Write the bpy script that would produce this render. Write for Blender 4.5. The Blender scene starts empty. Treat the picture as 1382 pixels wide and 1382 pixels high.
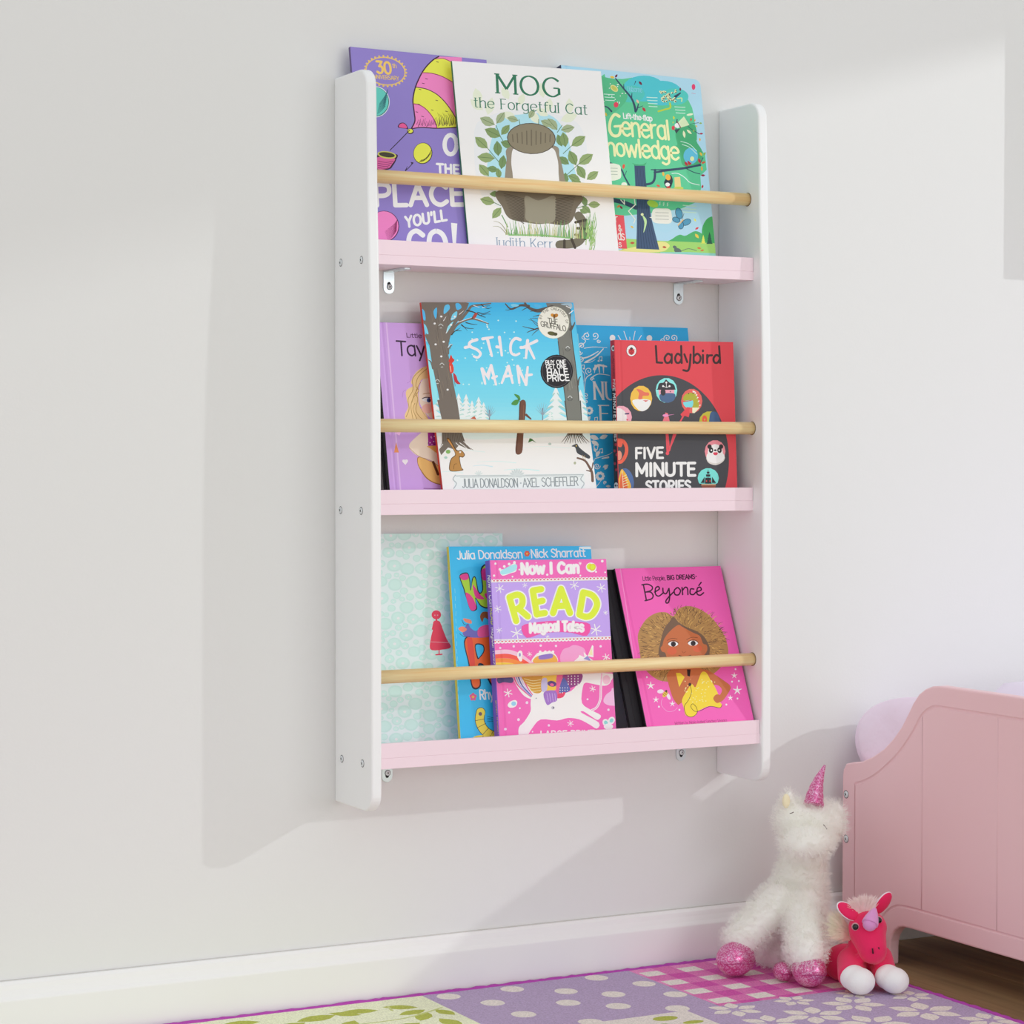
import bpy, math, random, colorsys
from mathutils import Vector, Matrix, geometry

# ------------------------------------------------------------------ camera, world, lights, exposure
SC = bpy.context.scene
COL = SC.collection
Z0 = 0.274                                     # height of the bookcase's lowest edge above the floor
CAM = Vector((-1.2214, -2.8177, 0.4622 + Z0))
YAW, PITCH, ROLL, FPX = 0.4860, 0.0248, 0.0011, 3109.1
_cy, _sy, _cp, _sp = math.cos(YAW), math.sin(YAW), math.cos(PITCH), math.sin(PITCH)
FWD = Vector((_sy * _cp, _cy * _cp, -_sp))
_r = Vector((_cy, -_sy, 0)); _u = _r.cross(FWD)
RGT = math.cos(ROLL) * _r + math.sin(ROLL) * _u
UPV = -math.sin(ROLL) * _r + math.cos(ROLL) * _u
cam_data = bpy.data.cameras.new('camera')
cam = bpy.data.objects.new('camera', cam_data); COL.objects.link(cam)
cam_data.sensor_width = 36.0
cam_data.lens = 36.0 * FPX / 1382.0
cam_data.clip_start = 0.05
cam.matrix_world = Matrix((( RGT.x, UPV.x, -FWD.x, CAM.x), (RGT.y, UPV.y, -FWD.y, CAM.y),
                           (RGT.z, UPV.z, -FWD.z, CAM.z), (0, 0, 0, 1)))
SC.camera = cam

world = bpy.data.worlds.new('room_ambience'); SC.world = world
world.use_nodes = True
world.node_tree.nodes['Background'].inputs[0].default_value = (0.97, 0.985, 1.0, 1)
world.node_tree.nodes['Background'].inputs[1].default_value = 0.75

def area_light(name, loc, target, sx, sy, power, color=(1, 1, 1)):
    d = bpy.data.lights.new(name, 'AREA'); d.shape = 'RECTANGLE'; d.size = sx; d.size_y = sy
    d.energy = power; d.color = color
    o = bpy.data.objects.new(name, d); COL.objects.link(o)
    o.location = loc
    o.rotation_euler = (Vector(target) - Vector(loc)).to_track_quat('-Z', 'Y').to_euler()
    return o
area_light('ceiling_softbox', (0.6, -2.6, 3.3), (0.5, -0.2, 0.3), 2.4, 2.0, 9, (0.98, 0.99, 1.0))
area_light('front_fill_light', (1.5, -5.0, 1.15), (0.6, 0.0, 0.6), 3.0, 1.7, 40, (0.98, 0.99, 1.0))  # no window here: soft frontal fill added to brighten the shelf interiors
area_light('side_fill_light', (-3.7, -3.0, 1.6), (0.6, -0.1, 0.6), 2.0, 2.0, 12, (0.97, 0.985, 1.0))  # fill added from the left to lift the left-facing sides, not a window
ld = bpy.data.lights.new('window_lamp', 'POINT'); ld.energy = 150; ld.shadow_soft_size = 0.035
ld.color = (0.98, 0.99, 1.0)
lamp = bpy.data.objects.new('window_lamp', ld); COL.objects.link(lamp)
lamp.location = (3.887, -2.57, 1.82 + Z0)

SC.view_settings.view_transform = 'Standard'
SC.view_settings.look = 'None'
SC.view_settings.exposure = -0.085
SC.cycles.max_bounces = 14
SC.cycles.diffuse_bounces = 9
SC.view_settings.gamma = 1.0
SC.view_settings.use_curve_mapping = False

# ------------------------------------------------------------------ helpers
def ray(px, py):
    return FWD + (px - 691) / FPX * RGT - (py - 691) / FPX * UPV
def at(px, py, **k):
    """the point of the place seen at photo pixel (px, py) on the plane x=, y= or z= (world)"""
    d = ray(px, py); a, v = list(k.items())[0]; i = 'xyz'.index(a)
    return CAM + d * ((v - CAM[i]) / d[i])

def lin(c):
    c /= 255.0
    return c / 12.92 if c <= 0.04045 else ((c + 0.055) / 1.055) ** 2.4
GAIN = 1 / 0.80
def albedo(h, gain=None):
    g = GAIN if gain is None else gain
    return tuple(min(0.95, lin(int(h[i:i + 2], 16)) * g) for i in (0, 2, 4)) + (1,)

MATS = {}
def mat(h, rough=0.5, spec=0.4, gain=None, name=None, sheen=0, bump=None, metal=0, coat=0):
    key = (h, rough, spec, gain, sheen, bump, metal, coat)
    if key in MATS: return MATS[key]
    m = bpy.data.materials.new(name or ('paint_' + h)); m.use_nodes = True
    nt = m.node_tree; b = nt.nodes['Principled BSDF']
    b.inputs['Base Color'].default_value = albedo(h, gain)
    b.inputs['Roughness'].default_value = rough
    b.inputs['Specular IOR Level'].default_value = spec
    b.inputs['Metallic'].default_value = metal
    if sheen: b.inputs['Sheen Weight'].default_value = sheen
    if coat: b.inputs['Coat Weight'].default_value = coat; b.inputs['Coat Roughness'].default_value = 0.15
    if bump:
        scale, dist, stren = bump
        tc = nt.nodes.new('ShaderNodeTexCoord'); n = nt.nodes.new('ShaderNodeTexNoise'); bp = nt.nodes.new('ShaderNodeBump')
        n.inputs['Scale'].default_value = scale; n.inputs['Detail'].default_value = 4
        bp.inputs['Distance'].default_value = dist; bp.inputs['Strength'].default_value = stren
        nt.links.new(tc.outputs['Object'], n.inputs['Vector']); nt.links.new(n.outputs['Fac'], bp.inputs['Height'])
        nt.links.new(bp.outputs['Normal'], b.inputs['Normal'])
    MATS[key] = m
    return m

def wood_mat(name, c1, c2, scale, axis, rough=0.45, c3=None, ring=14):
    m = bpy.data.materials.new(name); m.use_nodes = True; nt = m.node_tree; b = nt.nodes['Principled BSDF']
    tc = nt.nodes.new('ShaderNodeTexCoord'); mp = nt.nodes.new('ShaderNodeMapping')
    s = [scale, scale, scale]; s[axis] = scale * 0.04; mp.inputs['Scale'].default_value = s
    n = nt.nodes.new('ShaderNodeTexNoise'); n.inputs['Scale'].default_value = 1.0; n.inputs['Detail'].default_value = 6; n.inputs['Distortion'].default_value = 0.4
    n2 = nt.nodes.new('ShaderNodeTexNoise'); n2.inputs['Scale'].default_value = 5.0; n2.inputs['Detail'].default_value = 8
    mx = nt.nodes.new('ShaderNodeMath'); mx.operation = 'MULTIPLY_ADD'; mx.inputs[1].default_value = 0.45
    r = nt.nodes.new('ShaderNodeValToRGB')
    r.color_ramp.elements[0].position = 0.52; r.color_ramp.elements[0].color = albedo(c1)
    r.color_ramp.elements[1].position = 0.95; r.color_ramp.elements[1].color = albedo(c2)
    L = nt.links.new
    L(tc.outputs['Object'], mp.inputs['Vector']); L(mp.outputs['Vector'], n.inputs['Vector']); L(mp.outputs['Vector'], n2.inputs['Vector'])
    L(n2.outputs['Fac'], mx.inputs[0]); L(n.outputs['Fac'], mx.inputs[2]); L(mx.outputs[0], r.inputs['Fac']); L(r.outputs['Color'], b.inputs['Base Color'])
    b.inputs['Roughness'].default_value = rough
    return m

class MB:
    """collects faces, then links them as ONE mesh object"""
    def __init__(s): s.v = []; s.f = []; s.m = []; s.sm = []
    def face(s, pts, mi=0, smooth=False):
        n = len(s.v); s.v += [tuple(p) for p in pts]; s.f.append(list(range(n, n + len(pts)))); s.m.append(mi); s.sm.append(smooth)
    def grid(s, rows, mi=0, smooth=True, closed=False, capped=False):
        n = len(s.v); w = len(rows[0])
        for r in rows: s.v += [tuple(p) for p in r]
        for i in range(len(rows) - 1):
            for j in range(w if closed else w - 1):
                a = n + i * w + j; b = n + i * w + (j + 1) % w
                s.f.append([a, b, b + w, a + w]); s.m.append(mi); s.sm.append(smooth)
        if capped:
            s.f.append([n + j for j in range(w)][::-1]); s.m.append(mi); s.sm.append(False)
            k = n + (len(rows) - 1) * w; s.f.append([k + j for j in range(w)]); s.m.append(mi); s.sm.append(False)
    def box(s, x0, x1, y0, y1, z0, z1, mi=0):
        n = len(s.v); s.v += [(x, y, z) for z in (z0, z1) for y in (y0, y1) for x in (x0, x1)]
        for q in ((0, 2, 3, 1), (4, 5, 7, 6), (0, 1, 5, 4), (2, 6, 7, 3), (0, 4, 6, 2), (1, 3, 7, 5)):
            s.f.append([n + i for i in q]); s.m.append(mi); s.sm.append(False)
    def prism(s, pts, axis, a0, a1, mi=0):
        """closed outline extruded along an axis; pts are the two other coordinates in axis order"""
        def mk(p, a):
            q = list(p); q.insert(axis, a); return tuple(q)
        n = len(s.v); k = len(pts)
        s.v += [mk(p, a0) for p in pts] + [mk(p, a1) for p in pts]
        s.f.append([n + i for i in range(k)]); s.f.append([n + k + i for i in range(k)][::-1]); s.m += [mi, mi]; s.sm += [False, False]
        for i in range(k):
            j = (i + 1) % k
            s.f.append([n + j, n + i, n + k + i, n + k + j]); s.m.append(mi); s.sm.append(False)
    def tube(s, path, r, seg=12, mi=0, cap=True):
        path = [Vector(p) for p in path]; rows = []
        up = None
        for i, p in enumerate(path):
            t = (path[min(i + 1, len(path) - 1)] - path[max(i - 1, 0)]).normalized()
            if up is None: up = t.orthogonal().normalized()
            up = (up - t * up.dot(t)).normalized(); sd = t.cross(up)
            rr = r[i] if isinstance(r, (list, tuple)) else r
            rows.append([p + (up * math.cos(2 * math.pi * j / seg) + sd * math.sin(2 * math.pi * j / seg)) * rr for j in range(seg)])
        s.grid(rows, mi, True, True, cap)
    def ball(s, c, r, rot=None, seg=20, ring=12, mi=0):
        if not isinstance(r, (tuple, list)): r = (r, r, r)
        rows = []
        for i in range(ring + 1):
            a = math.pi * i / ring; row = []
            for j in range(seg):
                b = 2 * math.pi * j / seg
                p = Vector((r[0] * max(1e-3, math.sin(a)) * math.cos(b), r[1] * max(1e-3, math.sin(a)) * math.sin(b), -r[2] * math.cos(a)))
                if rot: p = rot @ p
                row.append(Vector(c) + p)
            rows.append(row)
        s.grid(rows, mi, True, True, True)
    def mesh(s, name):
        me = bpy.data.meshes.new(name); me.from_pydata(s.v, [], s.f)
        me.polygons.foreach_set('material_index', s.m); me.polygons.foreach_set('use_smooth', s.sm)
        me.update(); return me
    def build(s, name, mats, parent=None, bevel=0, seg=2):
        me = s.mesh(name)
        for m in (mats if isinstance(mats, (list, tuple)) else [mats]): me.materials.append(m)
        o = bpy.data.objects.new(name, me); COL.objects.link(o)
        if parent: o.parent = parent
        if bevel:
            b = o.modifiers.new('soft_edge', 'BEVEL'); b.width = bevel; b.segments = seg; b.limit_method = 'ANGLE'; b.angle_limit = 0.6
        return o

def tag(o, label=None, cat=None, group=None, kind=None):
    if label: o['label'] = label
    if cat: o['category'] = cat
    if group: o['group'] = group
    if kind: o['kind'] = kind
    return o
def thing(name, label, cat, loc=(0, 0, 0), group=None):
    o = bpy.data.objects.new(name, None); COL.objects.link(o); o.location = loc; o.empty_display_size = 0.05
    return tag(o, label, cat, group)

def blob(prims, voxel, smooth=6):
    """one continuous organic surface out of overlapping balls and tapered limbs"""
    mb = MB()
    for p in prims:
        if p[0] == 'e': mb.ball(p[1], p[2], p[3] if len(p) > 3 else None)
        else:
            a, ra, b, rb = Vector(p[1]), p[2], Vector(p[3]), p[4]
            n = max(4, int((b - a).length / (0.35 * min(ra, rb))))
            mb.ball(a, ra); mb.ball(b, rb)
            mb.tube([a.lerp(b, i / n) for i in range(n + 1)], [ra + (rb - ra) * i / n for i in range(n + 1)], 20)
    me = mb.mesh('tmp'); o = bpy.data.objects.new('tmp', me); COL.objects.link(o)
    r = o.modifiers.new('r', 'REMESH'); r.mode = 'VOXEL'; r.voxel_size = voxel; r.use_smooth_shade = True
    sm = o.modifiers.new('s', 'SMOOTH'); sm.iterations = smooth; sm.factor = 0.5
    dg = bpy.context.evaluated_depsgraph_get(); dg.update()
    out = bpy.data.meshes.new_from_object(o.evaluated_get(dg))
    bpy.data.objects.remove(o); bpy.data.meshes.remove(me)
    return out
def mesh_obj(name, me, m, parent):
    me.name = name; me.materials.clear(); me.materials.append(m)
    me.polygons.foreach_set('use_smooth', [True] * len(me.polygons))
    o = bpy.data.objects.new(name, me); COL.objects.link(o); o.parent = parent
    return o
# ------------------------------------------------------------------ the room
M_WALL = mat('d3d4d3', 0.9, 0.2, bump=(260, 0.0006, 0.25), name='matt_white_wall')
M_TRIM = mat('dcdcdb', 0.45, 0.4, bump=(30, 0.0008, 0.3), name='white_gloss_skirting')
mb = MB(); mb.box(-2.6, 2.42, 0.0, 0.08, -0.01, 2.75)
tag(mb.build('wall_back', M_WALL), 'plain white painted wall behind the bookcase and bed', kind='structure')
XR = 2.35
mb = MB()                                       # unseen right wall; opening shaped so its top edge cuts the lamp light
wy0, wy1, wz0, wz1 = -2.35, -0.35, 0.35, 1.1245 + 0.253 * (XR - 1.1287) + Z0
mb.box(XR, XR + 0.07, -4.0, wy0, 0, 2.75); mb.box(XR, XR + 0.07, wy1, 0.0, 0, 2.75)
mb.box(XR, XR + 0.07, wy0, wy1, 0, wz0); mb.box(XR, XR + 0.07, wy0, wy1, wz1, 2.75)
tag(mb.build('wall_right', M_WALL), 'unseen white side wall, opening shaped to cut the lamp light', kind='structure')

mb = MB()                                       # floor boards run away from the wall
x = -2.6; k = 0
rnd = random.Random(4)
while x < 2.42:
    y = 0.08 - rnd.random() * 0.9
    ys = [0.08]
    while y > -4.0: ys.append(y); y -= 1.2
    ys.append(-4.0)
    for a, b in zip(ys, ys[1:]):
        mb.box(x + 0.0005, min(2.42, x + 0.1395), b + 0.0005, a - 0.0005, -0.02, 0.0)
    x += 0.14; k += 1
M_FLOOR = wood_mat('brown_laminate', '7d6246', 'ae9068', 22, 1, 0.42)
tag(mb.build('floor', M_FLOOR), 'brown wood effect floorboards', kind='structure')

zb = -0.1936 + Z0                               # skirting board with an ogee top
prof = [(0, 0), (-0.016, 0), (-0.016, zb - 0.022), (-0.0125, zb - 0.017), (-0.0095, zb - 0.010), (-0.008, zb - 0.004), (-0.005, zb), (0, zb)]
mb = MB(); mb.prism(prof, 0, -2.6, XR)
tag(mb.build('baseboard_back', M_TRIM, bevel=0.0012), 'white painted skirting board along the back wall', kind='structure')
mb = MB(); mb.tube([(-2.6, -0.0008, zb + 0.0003), (XR, -0.0008, zb + 0.0003)], 0.0009, 6)
tag(mb.build('trim_1', mat('b9b7b3', 0.9)), 'thin caulk line on top of the skirting', kind='structure')

# ------------------------------------------------------------------ bookcase on the wall
W, T, H = 0.6188, 0.015, 0.96
M_WHITE = mat('dfe1e2', 0.38, 0.45, name='white_lacquer')
M_PINK = mat('e7cdd6', 0.42, 0.4, name='pale_pink_lacquer')
M_PINE = wood_mat('clear_pine', 'd5b077', 'ecd3a3', 90, 0, 0.42)
M_ZINC = mat('c9d3d6', 0.3, 0.6, name='zinc_plate', metal=0.75)
M_STEEL = mat('d3d9dc', 0.3, 0.6, name='screw_steel', metal=0.35)
M_DARK = mat('2a2a2c', 0.6, 0.3, name='screw_recess')
case = thing('wall_bookcase', 'white three tier wall bookcase with pale pink shelves and pine rails', 'bookcase', (0, 0, Z0))
def arc(cx, cy, r, a0, a1, n=8):
    return [(cx + r * math.cos(math.radians(a0 + (a1 - a0) * i / n)), cy + r * math.sin(math.radians(a0 + (a1 - a0) * i / n))) for i in range(n + 1)]
def panel(x0, x1):
    r = 0.024
    top = 0.104; low = 0.119                      # the front edge swells gently from the top down
    pts = [(-0.0005, 0.0), (-0.0005, H)]
    pts += [(y, z) for (y, z) in arc(-top + r, H - r, r, 90, 180)]
    pts += [(-0.1075, 0.80), (-0.112, 0.70), (-0.1155, 0.60), (-0.1175, 0.48), (-0.1185, 0.30)]
    pts += [(y, z) for (y, z) in arc(-low + r, r, r, 180, 270)]
    m = MB(); m.prism([(p[0], p[1]) for p in pts], 0, x0, x1)
    return m.build('side_panel', M_WHITE, case, bevel=0.003, seg=3)
pl = panel(0, T); pr = panel(W - T, W)
trays = [(0.0925, 0.7409, 0.7091, 0.7214), (0.0936, 0.4164, 0.3837, 0.3980), (0.1127, 0.0883, 0.0551, 0.0690)]
LIP = 0.0055
for e, zt, zl, zs in trays:
    m = MB(); m.box(T, W - T, -e, -0.0005, zl, zs); m.build('shelf_board', M_PINK, case, bevel=0.0004)
    m = MB(); m.box(T + 0.0002, W - T - 0.0006, -e, -e + LIP, zs + 0.00005, zt); m.build('shelf_lip', M_PINK, case, bevel=0.0004)
M_HOLE = mat('7d6a52', 0.9, 0.1, name='drilled_hole')
for y, z in ((-0.0765, 0.8244), (-0.0900, 0.5002), (-0.0931, 0.1729)):
    m = MB(); m.tube([(T - 0.004, y, z), (T + 0.2, y, z), (W - T - 0.2, y, z), (W - T + 0.004, y, z)], 0.0088, 28)
    m.build('rail', M_PINE, case)
    for xx in (T, W - T):                         # rim of the socket each rail end sits in
        s_ = 1 if xx == T else -1; m = MB()
        m.tube([(xx - s_ * 0.001, y, z), (xx + s_ * 0.0004, y, z)], 0.0096, 28)
        m.build('rail_socket', M_HOLE, case)
def cross_screw(parent, c, ax, r, name='screw', dark=M_DARK):
    """raised countersunk screw head with a cross recess, facing -x or -y"""
    m = MB(); n = 20
    def P(a, b, d): return (c[0] - d, c[1] + a, c[2] + b) if ax == 'x' else (c[0] + a, c[1] - d, c[2] + b)
    rows = []
    for rr, d in ((1.0, -0.0006), (1.0, 0.0004), (0.8, 0.0011), (0.0001, 0.0013)):
        rows.append([P(r * rr * math.cos(2 * math.pi * j / n), r * rr * math.sin(2 * math.pi * j / n), d) for j in range(n)])
    m.grid(rows, 0, True, True)
    for a in (0.5, 0.5 + math.pi / 2):
        ca, sa = math.cos(a), math.sin(a); l, w = r * 0.42, r * 0.10
        m.face([P(ca * i * l - sa * j * w, sa * i * l + ca * j * w, 0.00145) for i, j in ((-1, -1), (1, -1), (1, 1), (-1, 1))], 1)
    rows = []                                     # dark countersink ring round the head
    for rr, d in ((1.0, 0.0003), (1.16, 0.00025)):
        rows.append([P(r * rr * math.cos(2 * math.pi * j / n), r * rr * math.sin(2 * math.pi * j / n), d) for j in range(n)])
    m.grid(rows, 1, False, True)
    return m.build(name, [M_STEEL, dark], parent)
for px, py in ((460, 354.5), (487.8, 350.8), (459.8, 688.5), (487.5, 689.5), (461.5, 1024), (489.3, 1030.3)):
    p = at(px, py, x=0.0); cross_screw(pl, (0.0, p.y, p.z - Z0), 'x', 0.0044)
for (x0, zl, hang, e) in ((0.0711, 0.7091, 0.031, 0.055), (0.5280, 0.7091, 0.031, 0.055), (0.0683, 0.0551, 0.034, 0.05), (0.5345, 0.0551, 0.034, 0.05)):
    # angle bracket: one leaf under the shelf, one on the wall
    w2 = 0.0078; m = MB(); cx = x0 + w2
    leaf = [(x0, zl - 0.0005), (x0, zl - hang + w2)] + [(cx + w2 * math.cos(math.radians(a)), zl - hang + w2 + w2 * math.sin(math.radians(a))) for a in range(190, 360, 17)] + [(x0 + 2 * w2, zl - hang + w2), (x0 + 2 * w2, zl - 0.0005)]
    m.prism([(p[0], p[1]) for p in leaf], 1, -0.0022, -0.0004)
    m.prism([(x0, -0.0022), (x0, -e), (x0 + 0.004, -e - 0.005), (x0 + 2 * w2 - 0.004, -e - 0.005), (x0 + 2 * w2, -e), (x0 + 2 * w2, -0.0022)], 2, zl - 0.0021, zl - 0.0003)
    br = m.build('bracket', M_ZINC, case)
    zc = zl - 0.0218
    m = MB()
    m.prism([(cx + 0.0026 * math.cos(a * 0.524), zc + (0.0035 if zl > 0.3 else -0.0035) + 0.0032 * math.sin(a * 0.524)) for a in range(12)], 1, -0.0025, -0.0019)
    m.build('bracket_slot', M_DARK, br)
    cross_screw(br, (cx + 0.0007, -0.0024, zc), 'y', 0.0036)
    for yy in (-0.022, -0.042):                   # screws up into the shelf
        m = MB(); m.ball((cx, yy, zl - 0.0022), (0.0034, 0.0034, 0.0014), seg=12, ring=6); m.build('screw', M_STEEL, br)

# unseen cabinet added past the right edge to throw the corner's straight shadow
cab = thing('shadow_cabinet', 'unseen white cabinet added beside the bookcase to cast the corner shadow', 'cabinet', (1.203, 0, 0.763 + Z0))
m = MB(); m.box(0, 0.4, -0.066, -0.0005, 0, 0.62); m.build('carcass', M_WHITE, cab, bevel=0.002)
m = MB(); m.box(0.003, 0.397, -0.0705, -0.067, 0.003, 0.617); dr = m.build('door', M_WHITE, cab, bevel=0.001)
m = MB(); m.ball((0.03, -0.078, 0.1), 0.009); m.build('knob', M_STEEL, dr)
# ------------------------------------------------------------------ printed artwork: flat inks on a cover, a spine or a rug
GLYPH = {
'a': "4.6;s4,4.2 2.6,5 .9,4.2 .4,2.5 .9,.8 2.4,0 4,1.2|l4,5 4,0", 'b': "4.6;l.6,7 .6,0|s.6,3.8 2.2,5 3.8,4.2 4.3,2.5 3.8,.8 2.2,0 .6,1.2",
'c': "4.2;s4,4.2 2.6,5 1,4.3 .4,2.5 1,.7 2.6,0 4,.8", 'd': "4.6;s4,3.8 2.4,5 .9,4.2 .4,2.5 .9,.8 2.4,0 4,1.2|l4,7 4,0",
'e': "4.5;s.5,2.6 4.1,2.9 3.7,4.4 2.3,5 .9,4.2 .4,2.5 1,.7 2.5,0 4,.8", 'f': "3;s3,6.7 2.2,7 1.4,6.5 1.2,5.4 1.2,0|l.2,4.8 2.7,4.8",
'g': "4.6;s4,3.8 2.4,5 .9,4.2 .4,2.5 .9,.8 2.4,0 4,1.2|s4,5 4,0 3.7,-1.5 2.2,-2.2 .7,-1.6", 'h': "4.5;l.6,7 .6,0|s.6,3.5 1.6,4.7 2.8,5 3.8,4.2 3.9,2.8 3.9,0",
'i': "1.4;l.7,5 .7,0|l.7,6.6 .7,6.9", 'k': "4.2;l.6,7 .6,0|l3.8,5 .6,2.2|l1.8,3.2 4,0", 'l': "1.4;l.7,7 .7,0",
'm': "7;l.6,5 .6,0|s.6,3.5 1.5,4.7 2.5,5 3.3,4.2 3.4,2.8 3.4,0|s3.4,3.5 4.3,4.7 5.3,5 6.1,4.2 6.3,2.8 6.3,0",
'n': "4.5;l.6,5 .6,0|s.6,3.5 1.6,4.7 2.8,5 3.8,4.2 3.9,2.8 3.9,0", 'o': "4.6;s2.3,5 .8,4.2 .4,2.5 .8,.8 2.3,0 3.8,.8 4.2,2.5 3.8,4.2 2.3,5",
'p': "4.6;l.6,5 .6,-2|s.6,3.8 2.2,5 3.8,4.2 4.3,2.5 3.8,.8 2.2,0 .6,1.2", 'r': "3.2;l.6,5 .6,0|s.6,3.2 1.4,4.6 2.9,5",
's': "4;s3.6,4.3 2.2,5 .8,4.4 .8,3.2 2.1,2.6 3.5,1.9 3.6,.7 2.1,0 .5,.7", 't': "3;s1.3,6.6 1.3,1.2 1.7,.2 2.8,.2|l.2,4.8 2.7,4.8",
'u': "4.5;s.6,5 .6,2 .9,.7 2,0 3.2,.5 3.9,1.8|l3.9,5 3.9,0", 'v': "4.2;l.3,5 2.1,0 3.9,5", 'w': "6.2;l.3,5 1.7,0 3.1,4.4 4.5,0 5.9,5",
'y': "4.4;l.4,5 2.3,.3|l4.1,5 2.3,.3 1.2,-2.1", 'z': "4;l.4,5 3.7,5 .4,0 3.7,0",
'A': "5.4;l.3,0 2.7,7 5.1,0|l1.2,2.4 4.2,2.4", 'B': "5;l.6,0 .6,7|s.6,7 2.8,7 4,6.3 4,4.6 2.8,3.8 .6,3.7|s.6,3.7 3.2,3.6 4.5,2.7 4.5,1 3.2,0 .6,0",
'C': "5.4;s5,5.8 3.2,7 1.3,6 .5,3.5 1.3,1 3.2,0 5,1.1", 'D': "5.4;l.6,0 .6,7|s.6,7 2.8,6.9 4.4,5.6 4.9,3.5 4.4,1.4 2.8,.1 .6,0",
'E': "4.4;l.6,0 .6,7|l.6,7 4,7|l.6,3.7 3.5,3.7|l.6,0 4,0", 'F': "4.2;l.6,0 .6,7|l.6,7 3.9,7|l.6,3.6 3.4,3.6",
'G': "5.6;s5,5.8 3.2,7 1.3,6 .5,3.5 1.3,1 3.2,0 5,1.2|l3.4,3.2 5,3.2 5,.8", 'H': "5.2;l.6,0 .6,7|l4.6,0 4.6,7|l.6,3.6 4.6,3.6",
'I': "1.6;l.8,0 .8,7", 'J': "3.6;s3,7 3,1.8 2.4,.3 1.2,0 .3,.8", 'K': "4.8;l.6,7 .6,0|l4.4,7 .6,3|l1.8,4 4.6,0", 'L': "4.2;l.6,7 .6,0|l.6,0 3.9,0",
'M': "6.4;l.6,0 .6,7|l.6,7 3.2,1.6 5.8,7|l5.8,7 5.8,0", 'N': "5.4;l.6,0 .6,7|l.6,7 4.8,0|l4.8,0 4.8,7",
'O': "6;s3,7 1.2,6 .5,3.5 1.2,1 3,0 4.8,1 5.5,3.5 4.8,6 3,7", 'P': "4.8;l.6,0 .6,7|s.6,7 3,7 4.3,6.2 4.3,4.3 3,3.3 .6,3.2",
'R': "5;l.6,0 .6,7|s.6,7 3,7 4.3,6.2 4.3,4.5 3,3.6 .6,3.5|l2.4,3.5 4.6,0", 'S': "4.6;s4.2,6 2.4,7 .8,6.2 .7,4.8 2.2,3.8 3.9,2.8 4.1,1.1 2.3,0 .4,1",
'T': "4.8;l2.4,0 2.4,7|l.2,7 4.6,7", 'U': "5.2;s.6,7 .6,2.2 1.2,.6 2.6,0 4,.6 4.6,2.2 4.6,7", 'V': "5;l.3,7 2.5,0 4.7,7",
'W': "7.2;l.3,7 1.9,0 3.6,6 5.3,0 6.9,7", 'X': "4.8;l.4,7 4.4,0|l4.4,7 .4,0", 'Y': "4.8;l.3,7 2.4,3.5 4.5,7|l2.4,3.5 2.4,0",
'0': "5;s2.5,7 1,6 .5,3.5 1,1 2.5,0 4,1 4.5,3.5 4,6 2.5,7", '3': "4.4;l.5,7 3.8,7 2,4.2|s2,4.2 3.6,3.8 4,2 3.2,.4 1.8,0 .4,.7",
"'": "1.6;l.9,7 .7,5.2", ',': "1.6;l.9,.4 .5,-1", '-': "2.6;l.5,2.6 2.1,2.6", '&': "5.4;s4.8,2.4 3.4,.4 1.6,0 .6,1.4 1.2,3 3,4.6 3,6.2 2,7 1.1,6 1.6,4.4 4.9,0",
' ': "2.6;", '.': "1.4;l.7,0 .7,.2", '!': "1.6;l.8,7 .8,2|l.8,.1 .8,.2",
}
GLYPH['\u00e9'] = GLYPH['e'] + "|l2.4,6 3.3,7.2"
def crom(p, n=5, closed=False):
    """a smooth curve through the points"""
    if len(p) < 3: return p
    out = []; k = len(p); loop = closed or (abs(p[0][0] - p[-1][0]) + abs(p[0][1] - p[-1][1]) < 1e-9)
    q = p[:-1] if (loop and not closed) else p
    k = len(q)
    rng = range(k) if loop else range(k - 1)
    for i in rng:
        g = (lambda j: q[j % k]) if loop else (lambda j: q[max(0, min(k - 1, j))])
        a, b, c, d = g(i - 1), g(i), g(i + 1), g(i + 2)
        for t in range(n):
            t /= n
            out.append(tuple(0.5 * (2 * b[m] + (c[m] - a[m]) * t + (2 * a[m] - 5 * b[m] + 4 * c[m] - d[m]) * t * t + (3 * b[m] - a[m] - 3 * c[m] + d[m]) * t ** 3) for m in (0, 1)))
    if not closed: out.append(tuple(q[0] if loop else q[-1]))
    return out
def clip_half(poly, a, b, c):
    """keep a*u + b*v <= c"""
    out = []
    for i, p in enumerate(poly):
        q = poly[(i + 1) % len(poly)]
        dp = a * p[0] + b * p[1] - c; dq = a * q[0] + b * q[1] - c
        if dp <= 0: out.append(p)
        if (dp < 0 < dq) or (dq < 0 < dp):
            t = dp / (dp - dq); out.append((p[0] + (q[0] - p[0]) * t, p[1] + (q[1] - p[1]) * t))
    return out
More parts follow.
